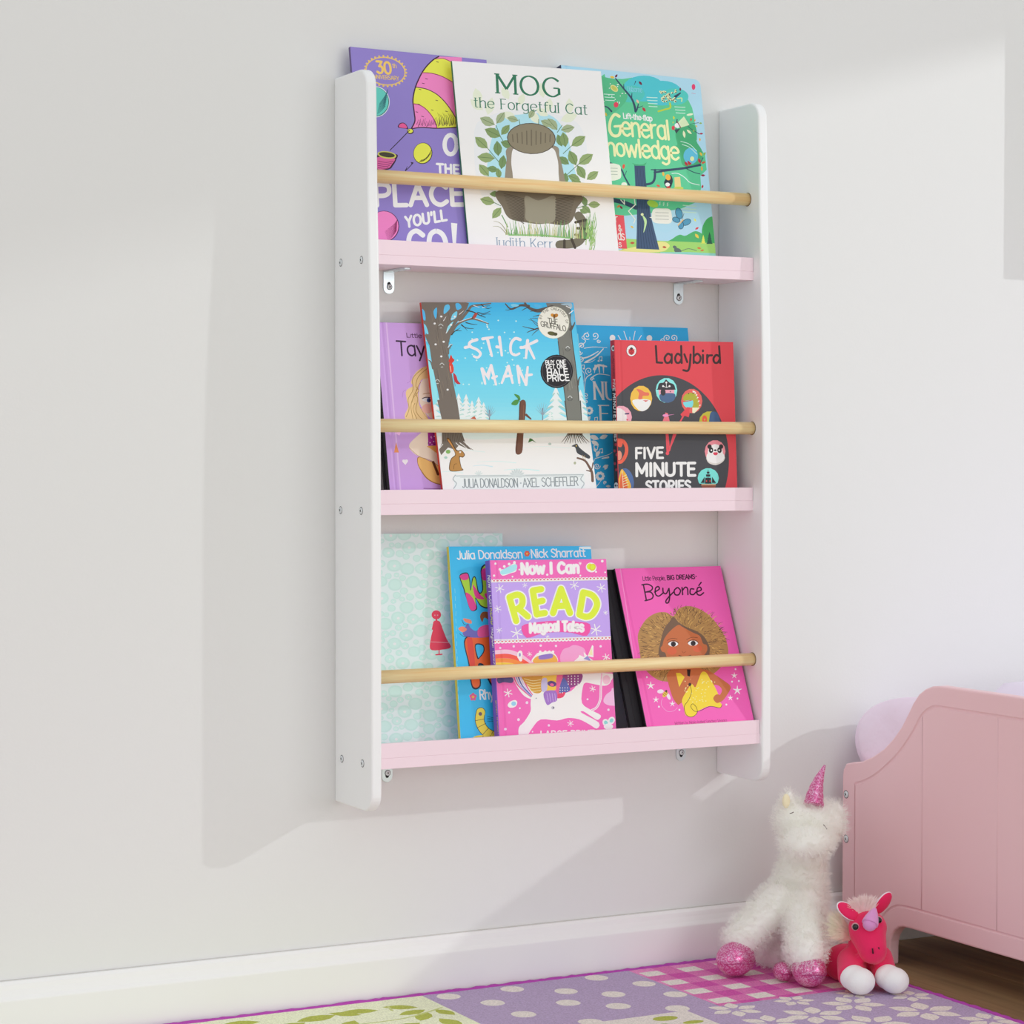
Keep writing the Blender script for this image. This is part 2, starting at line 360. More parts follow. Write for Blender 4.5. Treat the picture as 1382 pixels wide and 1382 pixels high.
class Canvas:
    def __init__(s, project, place, clip, rough=0.42, spec=0.28, strips=(), gain=None):
        s.project, s.place, s.clip = project, place, clip      # photo pixel -> (u, v);  (u, v, height) -> local point
        s.mb = MB(); s.mats = []; s.idx = {}; s.rough, s.spec, s.gain = rough, spec, gain
        s.strips = strips; s.t = (0, 0, 1); s.top = {}; s.job = []; s.col = None
    def T(s, ox, oy, sc): s.t = (ox, oy, sc)
    def mi(s, h):
        if h not in s.idx: s.idx[h] = len(s.mats); s.mats.append(mat(h, s.rough, s.spec, s.gain))
        return s.idx[h]
    def uv(s, p): return s.project(s.t[0] + p[0] / s.t[2], s.t[1] + p[1] / s.t[2])
    def emit(s, tri, h, lay=0):
        for (a, b, c) in s.clip:
            tri = clip_half(tri, a, b, c)
            if len(tri) < 3: return
        s.job.append(tri); s.col = h
    def done(s):
        """lay the collected shape over whatever ink is already under it"""
        if not s.job: return
        cells = set(); g = 0.0016
        for q in s.job:
            us = [p[0] for p in q]; vs = [p[1] for p in q]
            for i in range(int(min(us) // g), int(max(us) // g) + 1):
                for j in range(int(min(vs) // g), int(max(vs) // g) + 1): cells.add((i, j))
        lay = 1 + max(s.top.get(c, 0) for c in cells)
        for c in cells: s.top[c] = lay
        m = s.mi(s.col)
        for tri in s.job:
            parts = [tri]
            for u0 in s.strips:
                nx = []
                for q in parts:
                    us = [p[0] for p in q]
                    if min(us) < u0 < max(us):
                        for w in (clip_half(q, 1, 0, u0), clip_half(q, -1, 0, -u0)):
                            if len(w) > 2: nx.append(w)
                    else: nx.append(q)
                parts = nx
            for q in parts: s.mb.face([s.place(p[0], p[1], 2e-5 + lay * 5e-6) for p in q], m)
        s.job = []
    def raw(s, polys, h):
        """polygons already in (u, v)"""
        for q in polys: s.emit(q, h)
        s.done()
    def poly(s, pts, h, smooth=False, n=5):
        if smooth: pts = crom(list(pts), n, True)
        q = [s.uv(p) for p in pts]
        for t in geometry.tessellate_polygon([[Vector((p[0], p[1], 0)) for p in q]]): s.emit([q[i] for i in t], h)
        s.done()
    def ell(s, cx, cy, rx, ry, h, rot=0, n=24):
        c, d = math.cos(math.radians(rot)), math.sin(math.radians(rot))
        pts = [(cx + rx * math.cos(6.2832 * i / n) * c - ry * math.sin(6.2832 * i / n) * d, cy + rx * math.cos(6.2832 * i / n) * d + ry * math.sin(6.2832 * i / n) * c) for i in range(n)]
        s.emit([s.uv(p) for p in pts], h); s.done()
    def line(s, pts, w, h, smooth=False, taper=None, cap=True, contrast=0, n=5):
        if smooth: pts = crom(list(pts), n)
        else:                                         # sharp corners become round joins
            for i in range(1, len(pts) - 1):
                d1 = Vector((pts[i][0] - pts[i - 1][0], pts[i][1] - pts[i - 1][1])); d2 = Vector((pts[i + 1][0] - pts[i][0], pts[i + 1][1] - pts[i][1]))
                if d1.length > 1e-6 and d2.length > 1e-6 and d1.normalized().dot(d2.normalized()) < 0.45 and not taper:
                    s.line(pts[:i + 1], w, h, False, None, cap, contrast); s.line(pts[i:], w, h, False, None, cap, contrast); return
        P = [Vector((p[0], p[1])) for p in pts]; k = len(P)
        if k < 2: return
        L, R = [], []; dirs = []
        for i in range(k):
            d = P[min(i + 1, k - 1)] - P[max(i - 1, 0)]
            if d.length < 1e-9: d = Vector((1, 0))
            d.normalize(); nrm = Vector((-d.y, d.x)); m = 1
            if 0 < i < k - 1:
                d1 = (P[i] - P[i - 1]); 
                if d1.length > 1e-9: m = 1 / max(0.35, abs(nrm.dot(Vector((-d1.y, d1.x)).normalized())))
            ww = w * 0.5 * m
            if contrast: ww *= (1 - contrast) + contrast * abs(d.y)
            if taper: ww *= taper[0] + (taper[1] - taper[0]) * i / (k - 1)
            L.append(P[i] + nrm * ww); R.append(P[i] - nrm * ww); dirs.append(d)
        for i in range(k - 1):
            s.emit([s.uv(p) for p in (L[i], L[i + 1], R[i + 1], R[i])], h)
        if cap and (P[0] - P[-1]).length > w * 0.3:
            for i, sg in ((0, -1), (k - 1, 1)):
                r = (L[i] - R[i]).length / 2; a = (L[i] - R[i]); base = math.atan2(a.y, a.x)
                fan = [P[i] + Vector((math.cos(base - sg * math.pi * j / 6), math.sin(base - sg * math.pi * j / 6))) * r for j in range(7)]
                s.emit([s.uv(p) for p in fan], h)
        s.done()
    def leaf(s, x, y, l, ang, h, fat=0.45, vein=None):
        c, d = math.cos(math.radians(ang)), math.sin(math.radians(ang)); f = l * fat * 0.5
        o = [(0, 0), (.25, .75), (.5, 1), (.75, .7), (1, 0), (.75, -.7), (.5, -1), (.25, -.75)]
        s.poly([(x + c * a * l - d * b * f, y + d * a * l + c * b * f) for a, b in o], h, False)
        if vein: s.line([(x, y), (x + c * l * .9, y + d * l * .9)], l * 0.03, vein, cap=False)
    def star(s, x, y, r, h, n=6, w=None):
        for i in range(n // 2 if n % 2 == 0 else n):
            a = math.pi * i / (n // 2) + 0.3 if n % 2 == 0 else 2 * math.pi * i / n - 1.57
            dx, dy = r * math.cos(a), r * math.sin(a)
            s.line([(x - dx, y - dy) if n % 2 == 0 else (x, y), (x + dx, y + dy)], w or r * 0.22, h, taper=None if n % 2 == 0 else (1.5, .3))
    def spiral(s, x, y, r, h, w, turns=1.4, a0=0, sgn=1):
        n = int(14 * turns)
        s.line([(x + r * (1 - .85 * i / n) * math.cos(a0 + sgn * 6.2832 * turns * i / n), y + r * (1 - .85 * i / n) * math.sin(a0 + sgn * 6.2832 * turns * i / n)) for i in range(n + 1)], w, h)
    def text(s, txt, p0, p1, hgt, h, w=None, up=None, serif=False, jig=0, seed=1, outline=None, arch=0):
        """single-stroke lettering from baseline p0 to p1, capitals hgt tall, pen w wide"""
        w = w or hgt * 0.13
        trk = 0.0 if serif else max(0.0, (w / (hgt / 7) - 0.7)) * 0.75; rn = random.Random(seed)
        widths = [float(GLYPH[c].split(';')[0]) + trk + (0.5 if serif else 0) for c in txt]; tot = sum(widths)
        p0 = Vector(p0); p1 = Vector(p1); ux = (p1 - p0) / tot
        up = Vector(up) if up else Vector((-0.10, -1)); uy = up * (hgt / 7)
        x = (trk + (0.5 if serif else 0)) / 2
        jobs = []
        for c, cw in zip(txt, widths):
            dz = (rn.random() - .5) * jig; ro = (rn.random() - .5) * jig * 0.25
            ar = arch * (1 - ((x + cw / 2) / tot * 2 - 1) ** 2)
            for st in [q for q in GLYPH[c].split(';')[1].split('|') if q]:
                pts = [tuple(float(k) for k in q.split(',')) for q in st[1:].split(' ')]
                if st[0] == 's': pts = crom(pts, 5)
                def mp(q):
                    a, b = q[0] + ro * (q[1] - 2.5), q[1] + dz + ar - ro * (q[0] - cw / 2)
                    return tuple(p0 + ux * (x + a) + uy * b)
                jobs.append([mp(q) for q in pts])
                if serif:
                    for e, nb in ((pts[0], pts[1]), (pts[-1], pts[-2])):
                        if abs(e[0] - nb[0]) < 0.6 * abs(e[1] - nb[1]) and (abs(e[1]) < .1 or e[1] > 4.9 or e[1] < -1.5):
                            jobs.append([mp((e[0] - .75, e[1])), mp((e[0] + .75, e[1])), 'S'])
            x += cw
        if outline:
            for j in jobs: s.line([q for q in j if q != 'S'], outline[1], outline[0])
        for j in jobs:
            if j[-1] == 'S': s.line(j[:-1], w * 0.42, h, cap=False)
            else: s.line(j, w, h, contrast=0.5 if serif else 0, cap=not serif)
    def build(s, name, parent, extra=None):
        return s.mb.build(name, s.mats, parent)
# ------------------------------------------------------------------ the books
M_PAGE = mat('e9e6dc', 0.8, 0.2, name='page_edges')
FLOORS = [0.7214 + Z0, 0.3980 + Z0, 0.0690 + Z0]
def book(label, tier, TL, TR, yt, tau, base, low=None, lowside='L', k=None, hard=True, spine=None, back=None, art=None, spine_art=None, rnd_r=0.0, rough=0.4, group=None):
    """TL, TR: the photo pixels of the front cover's top corners, yt: its distance from the wall there"""
    a = at(TL[0], TL[1], y=yt)
    def frame(k):
        th = math.atan(k); n = Vector((0, math.cos(th), -math.sin(th)))
        def hit(p):
            d = ray(*p); return CAM + d * ((a - CAM).dot(n) / d.dot(n))
        b = hit(TR); ex = (b - a).normalized(); return n, hit, b, ex, n.cross(ex) * -1
    if k is None:
        lo, hi = -0.2, 0.9
        for _ in range(50):
            k = (lo + hi) / 2; n, hit, b, ex, ev = frame(k); c = hit(low); e = (c - (a if lowside == 'L' else b)).dot(ex)
            if e > 0: lo = k
            else: hi = k
    n, hit, b, ex, ev = frame(k)
    if ev.z < 0: ev = -ev
    wd = (b - a).length
    zf = FLOORS[tier] + 0.0003
    # lowest corner of the block touches the shelf
    drop = max(0.0, -n.z * tau) + max(0.0, -ex.z * wd)
    h = (a.z - zf - drop) / ev.z
    o = a - ev * h
    root = thing('picture_book', label, 'book', group=group)
    M = Matrix(((ex.x, n.x, ev.x, o.x), (ex.y, n.y, ev.y, o.y), (ex.z, n.z, ev.z, o.z), (0, 0, 0, 1)))
    root.matrix_world = M; inv = M.inverted(); lc = inv @ CAM
    def proj_front(px, py):
        d = inv.to_3x3() @ ray(px, py); t = -lc.y / d.y; return (lc.x + d.x * t, lc.z + d.z * t)
    sx = -0.0012 if hard else -0.0004
    def proj_spine(px, py):
        d = inv.to_3x3() @ ray(px, py); t = (sx - lc.x) / d.x; return (lc.y + d.y * t, lc.z + d.z * t)
    bt = 0.0022 if hard else 0.0005
    def groove(u): return 0.0009 * max(0.0, 1 - abs(u - 0.0085) / 0.0028) if hard else 0.0
    clip = [(1, 0, wd), (-1, 0, 0), (0, 1, h), (0, -1, 0)]; out = [(0, 0), (wd, 0), (wd, h), (0, h)]
    if rnd_r:
        r = rnd_r; c2 = []
        out = [(0, 0)] + arc(wd - r, r, r, -90, 0, 5) + arc(wd - r, h - r, r, 0, 90, 5) + [(0, h)]
        for (p, q) in zip(out, out[1:] + out[:1]):
            dx, dy = q[0] - p[0], q[1] - p[1]; c2.append((dy, -dx, dy * p[0] - dx * p[1]))
        clip = c2
    cv = Canvas(proj_front, lambda u, v, hh: (u, -hh + groove(u), v), clip, rough, strips=(0.0057, 0.0085, 0.0113) if hard else ())
    cv.raw([out], base)
    for (p, q) in zip(out, out[1:] + out[:1]):
        cv.mb.face([(p[0], 0, p[1]), (q[0], 0, q[1]), (q[0], bt, q[1]), (p[0], bt, p[1])], cv.mi(base))
    cv.mb.face([(p[0], bt, p[1]) for p in out], cv.mi(base))
    if art: art(cv)
    cv.build('front_cover', root)
    sp = Canvas(proj_spine, lambda u, v, hh: (sx - hh, u, v), [(1, 0, tau), (-1, 0, 0), (0, 1, h), (0, -1, 0)], rough)
    sp.raw([[(0, 0), (tau, 0), (tau, h), (0, h)]], spine or base)
    sp.mb.box(sx, -0.00002, 0, tau, 0, h, sp.mi(spine or base))
    if spine_art: spine_art(sp)
    so = sp.build('spine', root)
    m = MB(); m.prism([(p[0], p[1]) for p in out], 1, tau - bt, tau); m.build('back_cover', mat(back or base, rough), root)
    m = MB(); i = 0.003 if hard else 0.0006; m.box(0.0005, wd - i, bt + 0.0001, tau - bt - 0.0001, i, h - i); m.build('pages', M_PAGE, root)
    return root

# ---- top shelf -----------------------------------------------------------------------------------------------
def art_balloon(c):
    c.T(440, 50, 4.607)
    pts = [(370 + 122 * math.cos(i * .2618) , 212 + 86 * math.sin(i * .2618) + 10 * math.cos(i * .2618)) for i in range(25)]
    c.line(pts, 7, 'dcb964')
    for i in range(30):
        a = i * 6.2832 / 30; c.ell(370 + 129 * math.cos(a), 212 + 94 * math.sin(a) + 10 * math.cos(a), 6, 6, 'dcb964', n=8)
    c.text("30", (314, 222), (412, 230), 72, 'e2bd62', 14); c.text("th", (413, 190), (440, 193), 26, 'dcb964', 4)
    c.text("ANNIVERSARY", (278, 255), (455, 270), 24, 'dcb964', 3.6)
    c.ell(306, 403, 90, 97, 'cfe6e4'); c.ell(306, 403, 86, 92, '26333f'); c.ell(304, 402, 84, 90, '5ec2b5')
    for i in range(14):
        c.line([(318 + i * 1, 480 - i * 5), (345 + i * 1.6, 458 - i * 7), (368 + i * 1.2, 430 - i * 8)], 3, '2c6a70', True, taper=(.4, 1))
    c.T(500, 60, 11.517)
    c.poly([(1060, 188), (980, 235), (880, 330), (800, 440), (740, 560), (700, 660), (668, 790), (660, 900), (680, 1060), (690, 1190), (640, 1300), (800, 1292), (1030, 1300), (1200, 1296), (1420, 1250), (1420, 200)], 'e77fb9')
    c.poly([(1000, 230), (1130, 220), (1250, 268), (1420, 330), (1420, 680), (1290, 595), (1180, 530), (1080, 485), (950, 450), (800, 440), (880, 330)], 'd9dc4e')
    c.poly([(702, 668), (850, 690), (960, 735), (1060, 800), (1160, 900), (1250, 1020), (1330, 1150), (1330, 1296), (1036, 1304), (1000, 1190), (930, 1080), (850, 995), (760, 940), (664, 918), (668, 790)], 'd9dc4e')
    K = '3d2038'
    c.line([(1060, 188), (980, 235), (880, 330), (800, 440), (740, 560), (700, 660), (668, 790), (660, 900), (680, 1060), (690, 1190), (640, 1300)], 20, K, True)
    c.line([(640, 1310), (800, 1290), (1030, 1303), (1330, 1290)], 16, K, True)
    c.line([(800, 438), (950, 448), (1080, 484), (1180, 530), (1290, 595)], 12, '8a2d55', True)
    c.line([(700, 662), (850, 688), (960, 733), (1060, 798), (1160, 898), (1250, 1018), (1330, 1150)], 12, K, True)
    c.line([(664, 920), (760, 940), (850, 995), (930, 1080), (1000, 1190), (1036, 1304)], 12, '8a2d55', True)
    c.line([(1010, 226), (1130, 220), (1250, 268)], 9, '8a2d55', True)
    rn = random.Random(2)
    for i in range(26):
        x = 720 + i * 22; y = 1260 - rn.random() * 40; c.line([(x, y + 20), (x + 14 + rn.random() * 12, y - 50 - rn.random() * 50)], 9, '50243f', taper=(1, .3))
    for i in range(10):
        x = 1050 + i * 27; c.line([(x + 20, 1240), (x + 26, 1150), (x - 10, 1060 + 18 * (i % 3))], 8, '6a6a2a', True, taper=(1.4, .3))
    for (x, y) in ((870, 535), (820, 605), (1040, 272), (770, 700), (1030, 870), (960, 1020), (1180, 1040), (720, 1050), (810, 1120), (750, 930)):
        c.line([(x - 16, y - 4), (x + 16, y + 4)], 9, K)
    c.poly([(560, 1310), (430, 1290), (450, 1230), (510, 1215), (560, 1250), (590, 1320)], K, True); c.poly([(560, 1300), (445, 1285), (462, 1238), (510, 1226), (552, 1256)], 'd9558f', True)
    c.ell(620, 1350, 52, 44, K); c.ell(618, 1345, 40, 32, 'd9dc4e')
    c.T(500, 170, 8.129)
    c.line([(215, 265), (330, 150), (430, 45)], 9, '2d2231')
    c.poly([(75, 320), (285, 310), (283, 370), (250, 430), (205, 475), (75, 478)], '3a2036', True); c.poly([(75, 345), (262, 352), (235, 420), (190, 466), (75, 470)], 'cf5f98', True)
    for i in range(4): c.line([(80, 385 + i * 24), (170, 400 + i * 22), (250 - i * 18, 385 + i * 22)], 6, '7d2c5c', True)
    c.ell(180, 318, 104, 40, 'c3c357', 8); c.ell(180, 316, 88, 27, '3f3b2c', 8)
    c.ell(574, 300, 105, 118, '3a2d2c', 10); c.ell(572, 298, 98, 111, 'd9dc4e', 10)
    for i in range(9): c.line([(540 + i * 14, 395 - i * i * 1.2), (560 + i * 13, 372 - i * i * 1.6)], 7, '53501f')
    c.poly([(470, 400), (440, 395), (455, 425)], '2d2231'); c.line([(468, 405), (410, 468), (385, 490)], 8, '2d2231'); c.line([(385, 490), (405, 440)], 12, '2d2231', taper=(1, .2))
    WH = 'ece9ec'
    c.line([(879 + 66 * math.cos(i * .31416), 205 + 106 * math.sin(i * .31416)) for i in range(21)], 47, WH)
    c.text("THE", (722, 508), (982, 524), 92, WH, 26, up=(-.04, -1)); c.text("PLACE", (38, 872), (1052, 862), 228, WH, 50, up=(-.06, -1))
    c.text("YOU'LL", (385, 1112), (845, 1030), 112, WH, 27, up=(-.12, -1)); c.text("GO", (405, 1420), (868, 1425), 270, WH, 54)
    c.poly([(883, 1062), (952, 1070), (938, 1300), (903, 1300)], WH)
    c.ell(148, 1102, 168, 172, '4a1c45'); c.ell(146, 1100, 161, 165, 'ef7fba')
    for i in range(18): c.line([(190 - i * 2, 1260 - i * 6), (240 + i, 1215 - i * 8), (285 + i * .4, 1150 - i * 7)], 4, '8b2c62', True, taper=(.3, 1))
def sp_balloon(c):
    for i in range(9): c.raw([[(.0008, .25 - i * .004), (.0034, .252 - i * .004), (.0034, .249 - i * .004)]], 'e4e0ea' if i % 2 else '2f2440')
book('lilac paperback with a striped balloon, at the left end of the top shelf', 0, (472.6, 63), (656.5, 80.8), -0.018, 0.0045, '897abf', k=0.20, hard=False, spine='5b4a78', back='897abf', art=art_balloon, spine_art=sp_balloon)

def art_leafy(c):
    c.T(620, 80, 6.282)
    c.poly([(140, 560), (250, 480), (420, 440), (640, 430), (860, 480), (1000, 540), (1070, 680), (1080, 860), (1060, 1040), (1000, 1260), (560, 1330), (240, 1200), (150, 1040), (125, 760)], 'dcdfee', True)
    c.poly([(330, 520), (500, 470), (760, 470), (900, 620), (960, 860), (980, 1120), (620, 1180), (280, 1060), (240, 860)], 'a9d6ea', True)
    pale = [(135, 245, 150, 75), (240, 470, 150, -75), (420, 340, 120, -120), (545, 290, 110, 110), (690, 200, 130, 80), (770, 330, 120, 100), (930, 330, 130, 85), (600, 440, 130, 55), (860, 520, 150, -20), (200, 430, 140, -140), (650, 420, 120, 30), (480, 500, 130, -160)]
    for (x, y, l, a) in pale: c.leaf(x, y, l, a, 'd8dfca', .55)
    G = ['8a9f6a', '7c9460', '9aa985', '6f8b5b']
    lv = [(300, 555, 140, -155, 2), (315, 545, 120, -55, 2), (350, 655, 150, -155, 1), (355, 640, 110, -50, 1), (240, 755, 145, -138, 0), (330, 820, 130, -95, 3), (300, 840, 150, 185, 0), (350, 700, 120, 20, 3), (355, 930, 120, -80, 3), (250, 990, 130, -130, 0), (330, 940, 100, 190, 3), (340, 1010, 90, -100, 1),
          (830, 600, 130, -130, 2), (860, 600, 120, -12, 2), (870, 740, 110, -110, 3), (900, 745, 130, -100, 1), (950, 735, 145, -35, 0), (990, 900, 140, -115, 1), (1010, 890, 150, -35, 0), (930, 890, 110, -145, 3), (1000, 900, 130, 60, 1), (900, 960, 110, 95, 3), (1080, 1020, 120, -35, 0), (920, 985, 110, 20, 1), (500, 520, 100, -165, 2), (690, 520, 110, 25, 2), (590, 500, 90, -60, 2), (1040, 1070, 110, -150, 1)]
    for s0 in ([(310, 560), (350, 660), (400, 740)], [(240, 755), (300, 830), (360, 900)], [(830, 620), (870, 560)], [(950, 735), (880, 800)], [(1010, 890), (900, 990)], [(505, 510), (515, 560)], [(672, 510), (672, 560)]): c.line(s0, 6, '5f7f62')
    for (x, y, l, a, g) in lv: c.leaf(x, y, l, a, G[g], .58, '5d7549')
    # plain rounded shapes in grey-brown and white
    c.poly([(430, 740), (400, 860), (385, 1000), (370, 1160), (560, 1200), (900, 1180), (890, 1000), (850, 830), (800, 730)], '8d8474', True)
    c.poly([(470, 750), (440, 850), (450, 960), (480, 1120), (640, 1150), (830, 1110), (840, 960), (830, 840), (780, 750), (620, 790)], 'eeeef1', True)
    c.ell(610, 672, 207, 132, '4b4338', 3); c.ell(610, 672, 200, 126, '857d68', 3)
    for i in range(9): c.line([(450 + i * 40, 600 + abs(i - 4) * 10), (455 + i * 39, 730 - abs(i - 4) * 8)], 10, '6b6352', True)
    c.text("MOG", (300, 283), (872, 323), 160, '2f7256', 22, serif=True, up=(-.05, -1)); c.text("the Forgetful Cat", (118, 405), (1092, 472), 84, '3a7560', 10, serif=True, up=(-.05, -1))
    c.T(620, 230, 6.282)
    for (x, y, l, a, g) in [(300, 275, 130, 195, 0), (355, 315, 120, 130, 0), (345, 200, 90, 180, 3), (340, 170, 90, 80, 1), (1090, 290, 105, 0, 0), (1040, 300, 95, 40, 1), (1050, 220, 90, 75, 3), (1020, 330, 70, 30, 1)]: c.leaf(x, y, l, a, G[g], .58, '5d7549')
    c.line([(1000, 320), (1090, 290)], 6, '5f7f62'); c.line([(300, 275), (350, 300)], 6, '5f7f62'); c.line([(360, 380), (410, 480)], 8, '5f8f55')
    c.poly([(345, 165), (1005, 200), (990, 330), (950, 430), (880, 465), (760, 450), (670, 455), (560, 440), (430, 410), (370, 320)], '6f6656', True)
    c.poly([(560, 215), (670, 255), (800, 215), (820, 300), (790, 440), (580, 430), (560, 330)], '8f8a78', True)
    rn = random.Random(5)
    for i in range(16):
        y = 195 + i * 14; c.line([(372 + i * 5, y), (440 + i * 4, y + 16), (545, y + 46)], 7, '4a4237', True, taper=(.4, 1)); c.line([(985 - i * 4, y + 20), (910 - i * 2, y + 34), (815, y + 52)], 7, '4a4237', True, taper=(.4, 1))
    c.line([(1010, 385), (1055, 460), (1040, 560), (985, 615), (850, 630)], 74, '6f6a58', True)
    for (x0, y0, x1, y1) in ((985, 440, 1075, 420), (1000, 490, 1090, 500), (985, 545, 1070, 580), (950, 580, 980, 655), (890, 595, 890, 665)): c.line([(x0, y0), (x1, y1)], 22, '423b31')
    for i in range(70):
        x = 390 + i * 10.5 + rn.random() * 8; l = 40 + rn.random() * 90; b = rn.random() * 50 - 25
        c.line([(x, 545 + i * .5), (x + b * .4, 545 - l * .5), (x + b, 545 - l)], 7, rn.choice(['9fb06e', '6fa35c', 'b6b87c', '5f9a58']), True, taper=(1.2, .2))
    for i in range(46):
        x = 1070 + rn.random() * 80; y = 650 - rn.random() * 240; c.line([(x, y + 40), (x + rn.random() * 20 - 5, y), (x + rn.random() * 30 - 6, y - 60)], 7, rn.choice(['8fb869', '6fa35c', 'a8c07e']), True, taper=(1.1, .2))
    c.line([(420, 548), (700, 548), (940, 575)], 10, '7fb46c'); c.line([(400, 540), (340, 480), (285, 475)], 6, '8d8a5c', True, taper=(1, .3)); c.line([(410, 535), (350, 450), (290, 430)], 6, '8d8a5c', True, taper=(1, .3))
    c.text("Judith Kerr", (285, 650), (800, 664), 82, '7d93a8', 8, serif=True, up=(-.06, -1))
book('white paperback with dark green title over green leaves and a grey-brown oval', 0, (610, 82.1), (810.9, 96.3), -0.034, 0.0035, 'e6e6e9', low=(632.5, 327.4), hard=False, spine='2f6a50', back='e6e6e9', art=art_leafy)

def art_tree(c):
    c.T(800, 90, 8.129)
    c.poly([(-60, 130), (60, 120), (100, 100), (130, 80), (140, 125), (200, 130), (330, 135), (430, 120), (560, 150), (640, 150), (730, 150), (830, 180), (900, 220), (980, 290), (1050, 370), (1090, 450), (1110, 540), (1120, 620), (1140, 700), (1145, 800), (1120, 830), (1180, 900), (1230, 960), (1240, 1040), (1250, 1130), (1180, 1200), (1190, 1330), (1150, 1480), (960, 1560), (700, 1600), (300, 1640), (-60, 1640)], '5abf90')
    for (x, y, r, h) in ((560, 240, 230, '4cbcc8'), (760, 290, 220, '4cbcc8'), (900, 330, 150, '4fc0b8'), (420, 300, 150, '50bcb4'), (1030, 720, 110, '43a877'), (1010, 900, 110, '43a877'), (560, 900, 1, '5abf90')): c.ell(x, y, r, r * .62, h)
    c.poly([(-60, 130), (180, 125), (270, 160), (350, 240), (380, 330), (330, 420), (200, 520), (-60, 600)], '52b383', True)
    c.poly([(910, 720), (1000, 640), (1110, 640), (1140, 720), (1140, 820), (1200, 930), (1180, 1060), (1000, 1090), (960, 980), (930, 860)], '46a673', True)
    c.ell(1075, 980, 80, 90, '5fb9d6'); c.ell(1090, 1010, 22, 26, 'd9e3a8')
    for p, w in (([(250, 130), (330, 230), (420, 340), (455, 420), (470, 490)], 22), ([(340, 190), (340, 240)], 10), ([(430, 290), (425, 350)], 12), ([(500, 410), (485, 470), (470, 490)], 18), ([(550, 430), (500, 450)], 8), ([(455, 200), (470, 160)], 8), ([(100, 430), (160, 445), (205, 490)], 16), ([(960, 290), (905, 330)], 26), ([(910, 720), (915, 640), (925, 580)], 10), ([(1050, 640), (1060, 670), (1170, 740)], 6), ([(1060, 630), (1160, 615)], 5), ([(640, 1130), (800, 1130), (1000, 1110), (1180, 1080)], 18), ([(1170, 1080), (1210, 1000)], 8)): c.line(p, w, '32465e', True, taper=(.6, 1.2))
    for i in range(34):
        rn = random.Random(i); x, y = 740 + rn.random() * 175, 262 + rn.random() * 125
        c.ell(x, y, 15, 11, 'dfe6b0', rn.random() * 90, 8); c.ell(x + 4, y + 3, 8, 7, '20384a', rn.random() * 90, 8)
    c.line([(930, 350), (975, 345), (975, 380)], 12, 'cfdd9c', True); c.line([(845, 400), (850, 450), (790, 470), (720, 490)], 18, 'b4c53f', True)
    c.poly([(905, 640), (1000, 545), (1060, 640), (960, 670)], 'cfe0b8'); c.ell(930, 645, 32, 28, 'f0efe6'); c.line([(925, 600), (965, 670)], 9, '7a2f3a'); c.ell(883, 672, 18, 24, 'd0444f'); c.poly([(895, 690), (960, 680), (915, 735)], '39454e')
    c.leaf(995, 700, 85, 80, 'dfe8bd', .35); c.leaf(1030, 690, 75, 42, 'dfe8bd', .35); c.ell(1065, 525, 36, 12, 'dbe8c6', -10)
    for (x, y, l, a, h) in ((240, 120, 55, 190, 'd9b547'), (245, 120, 45, -55, '6b2440'), (505, 160, 55, 50, '6b2440'), (545, 445, 60, 55, 'b5313f'), (480, 360, 50, 60, 'e2b79a'), (960, 270, 42, -90, '6b2440'), (1170, 735, 40, 0, 'a82b43'), (1175, 780, 40, 90, 'e0a95a'), (1080, 560, 40, 95, 'c9543a'), (1125, 575, 30, 110, 'e0a34a'), (1130, 640, 30, 60, 'd9b547'), (1165, 620, 35, 0, '8fae4a'), (1100, 690, 30, 60, '8fae4a'), (885, 540, 42, 80, 'c7c944'), (885, 600, 24, 110, 'c7c944'), (130, 500, 50, 60, 'c9b23a'), (1010, 1040, 60, 60, 'b5313f'), (1050, 1080, 45, -40, 'b5313f'), (1180, 1060, 60, -110, 'b5313f'), (1190, 1060, 50, -20, 'c9543a'), (1200, 980, 50, -120, 'd9b547'), (1215, 975, 45, -60, '8fae4a'), (345, 1110, 45, -95, 'd9503f'), (1195, 1130, 40, -90, 'd9a04a')): c.leaf(x, y, l, a, h, .5)
    c.ell(255, 418, 26, 30, 'd6405a'); c.ell(235, 238, 48, 30, 'd6cf8a', 40); c.ell(235, 238, 36, 20, 'b9bf5f', 40)
    rn = random.Random(3)
    for i in range(16): c.ell(120 + rn.random() * 240, 180 + rn.random() * 240, 6, 6, 'dcefe0', n=8)
    c.ell(1105, 222, 20, 32, 'd7426c'); c.line([(1085, 290), (1125, 298)], 4, 'c47a96'); c.text("Usborne", (378, 268), (545, 282), 55, '7cc3d6', 6)
    for (x, y, n) in ((120, 300, 3), (590, 335, 4), (895, 440, 3)):
        for i in range(n): c.line([(x + i * 8, y + i * 33), (x + 55 + i * 5, y + 4 + i * 33), (x + 120, y + 6 + i * 33)], 8, 'c3e2d6', cap=False)
    for i in range(2): c.line([(965 + 15 * i, 820 + 34 * i), (1060, 850 + 34 * i), (1140, 925 + 34 * i)], 7, 'c3e2d6', True)
    c.text("Lift-the-flap", (335, 566), (655, 598), 58, 'f1f2e2', 11)
    Y = 'ece3ac'
    c.line([(290, 545), (240, 525), (195, 590), (185, 690), (225, 755), (290, 745), (310, 650)], 32, Y, True); c.line([(240, 655), (322, 650)], 26, Y)
    c.text("eneral", (320, 752), (850, 800), 205, Y, 26); c.text("Knowledge", (45, 962), (955, 1022), 190, Y, 26)
    c.T(800, 210, 7.678)
    c.poly([(100, 770), (300, 760), (390, 790), (470, 790), (620, 760), (760, 800), (830, 770), (930, 760), (1040, 740), (1120, 660), (1200, 640), (1400, 640), (1400, 1100), (100, 1100)], 'a9cfe8')
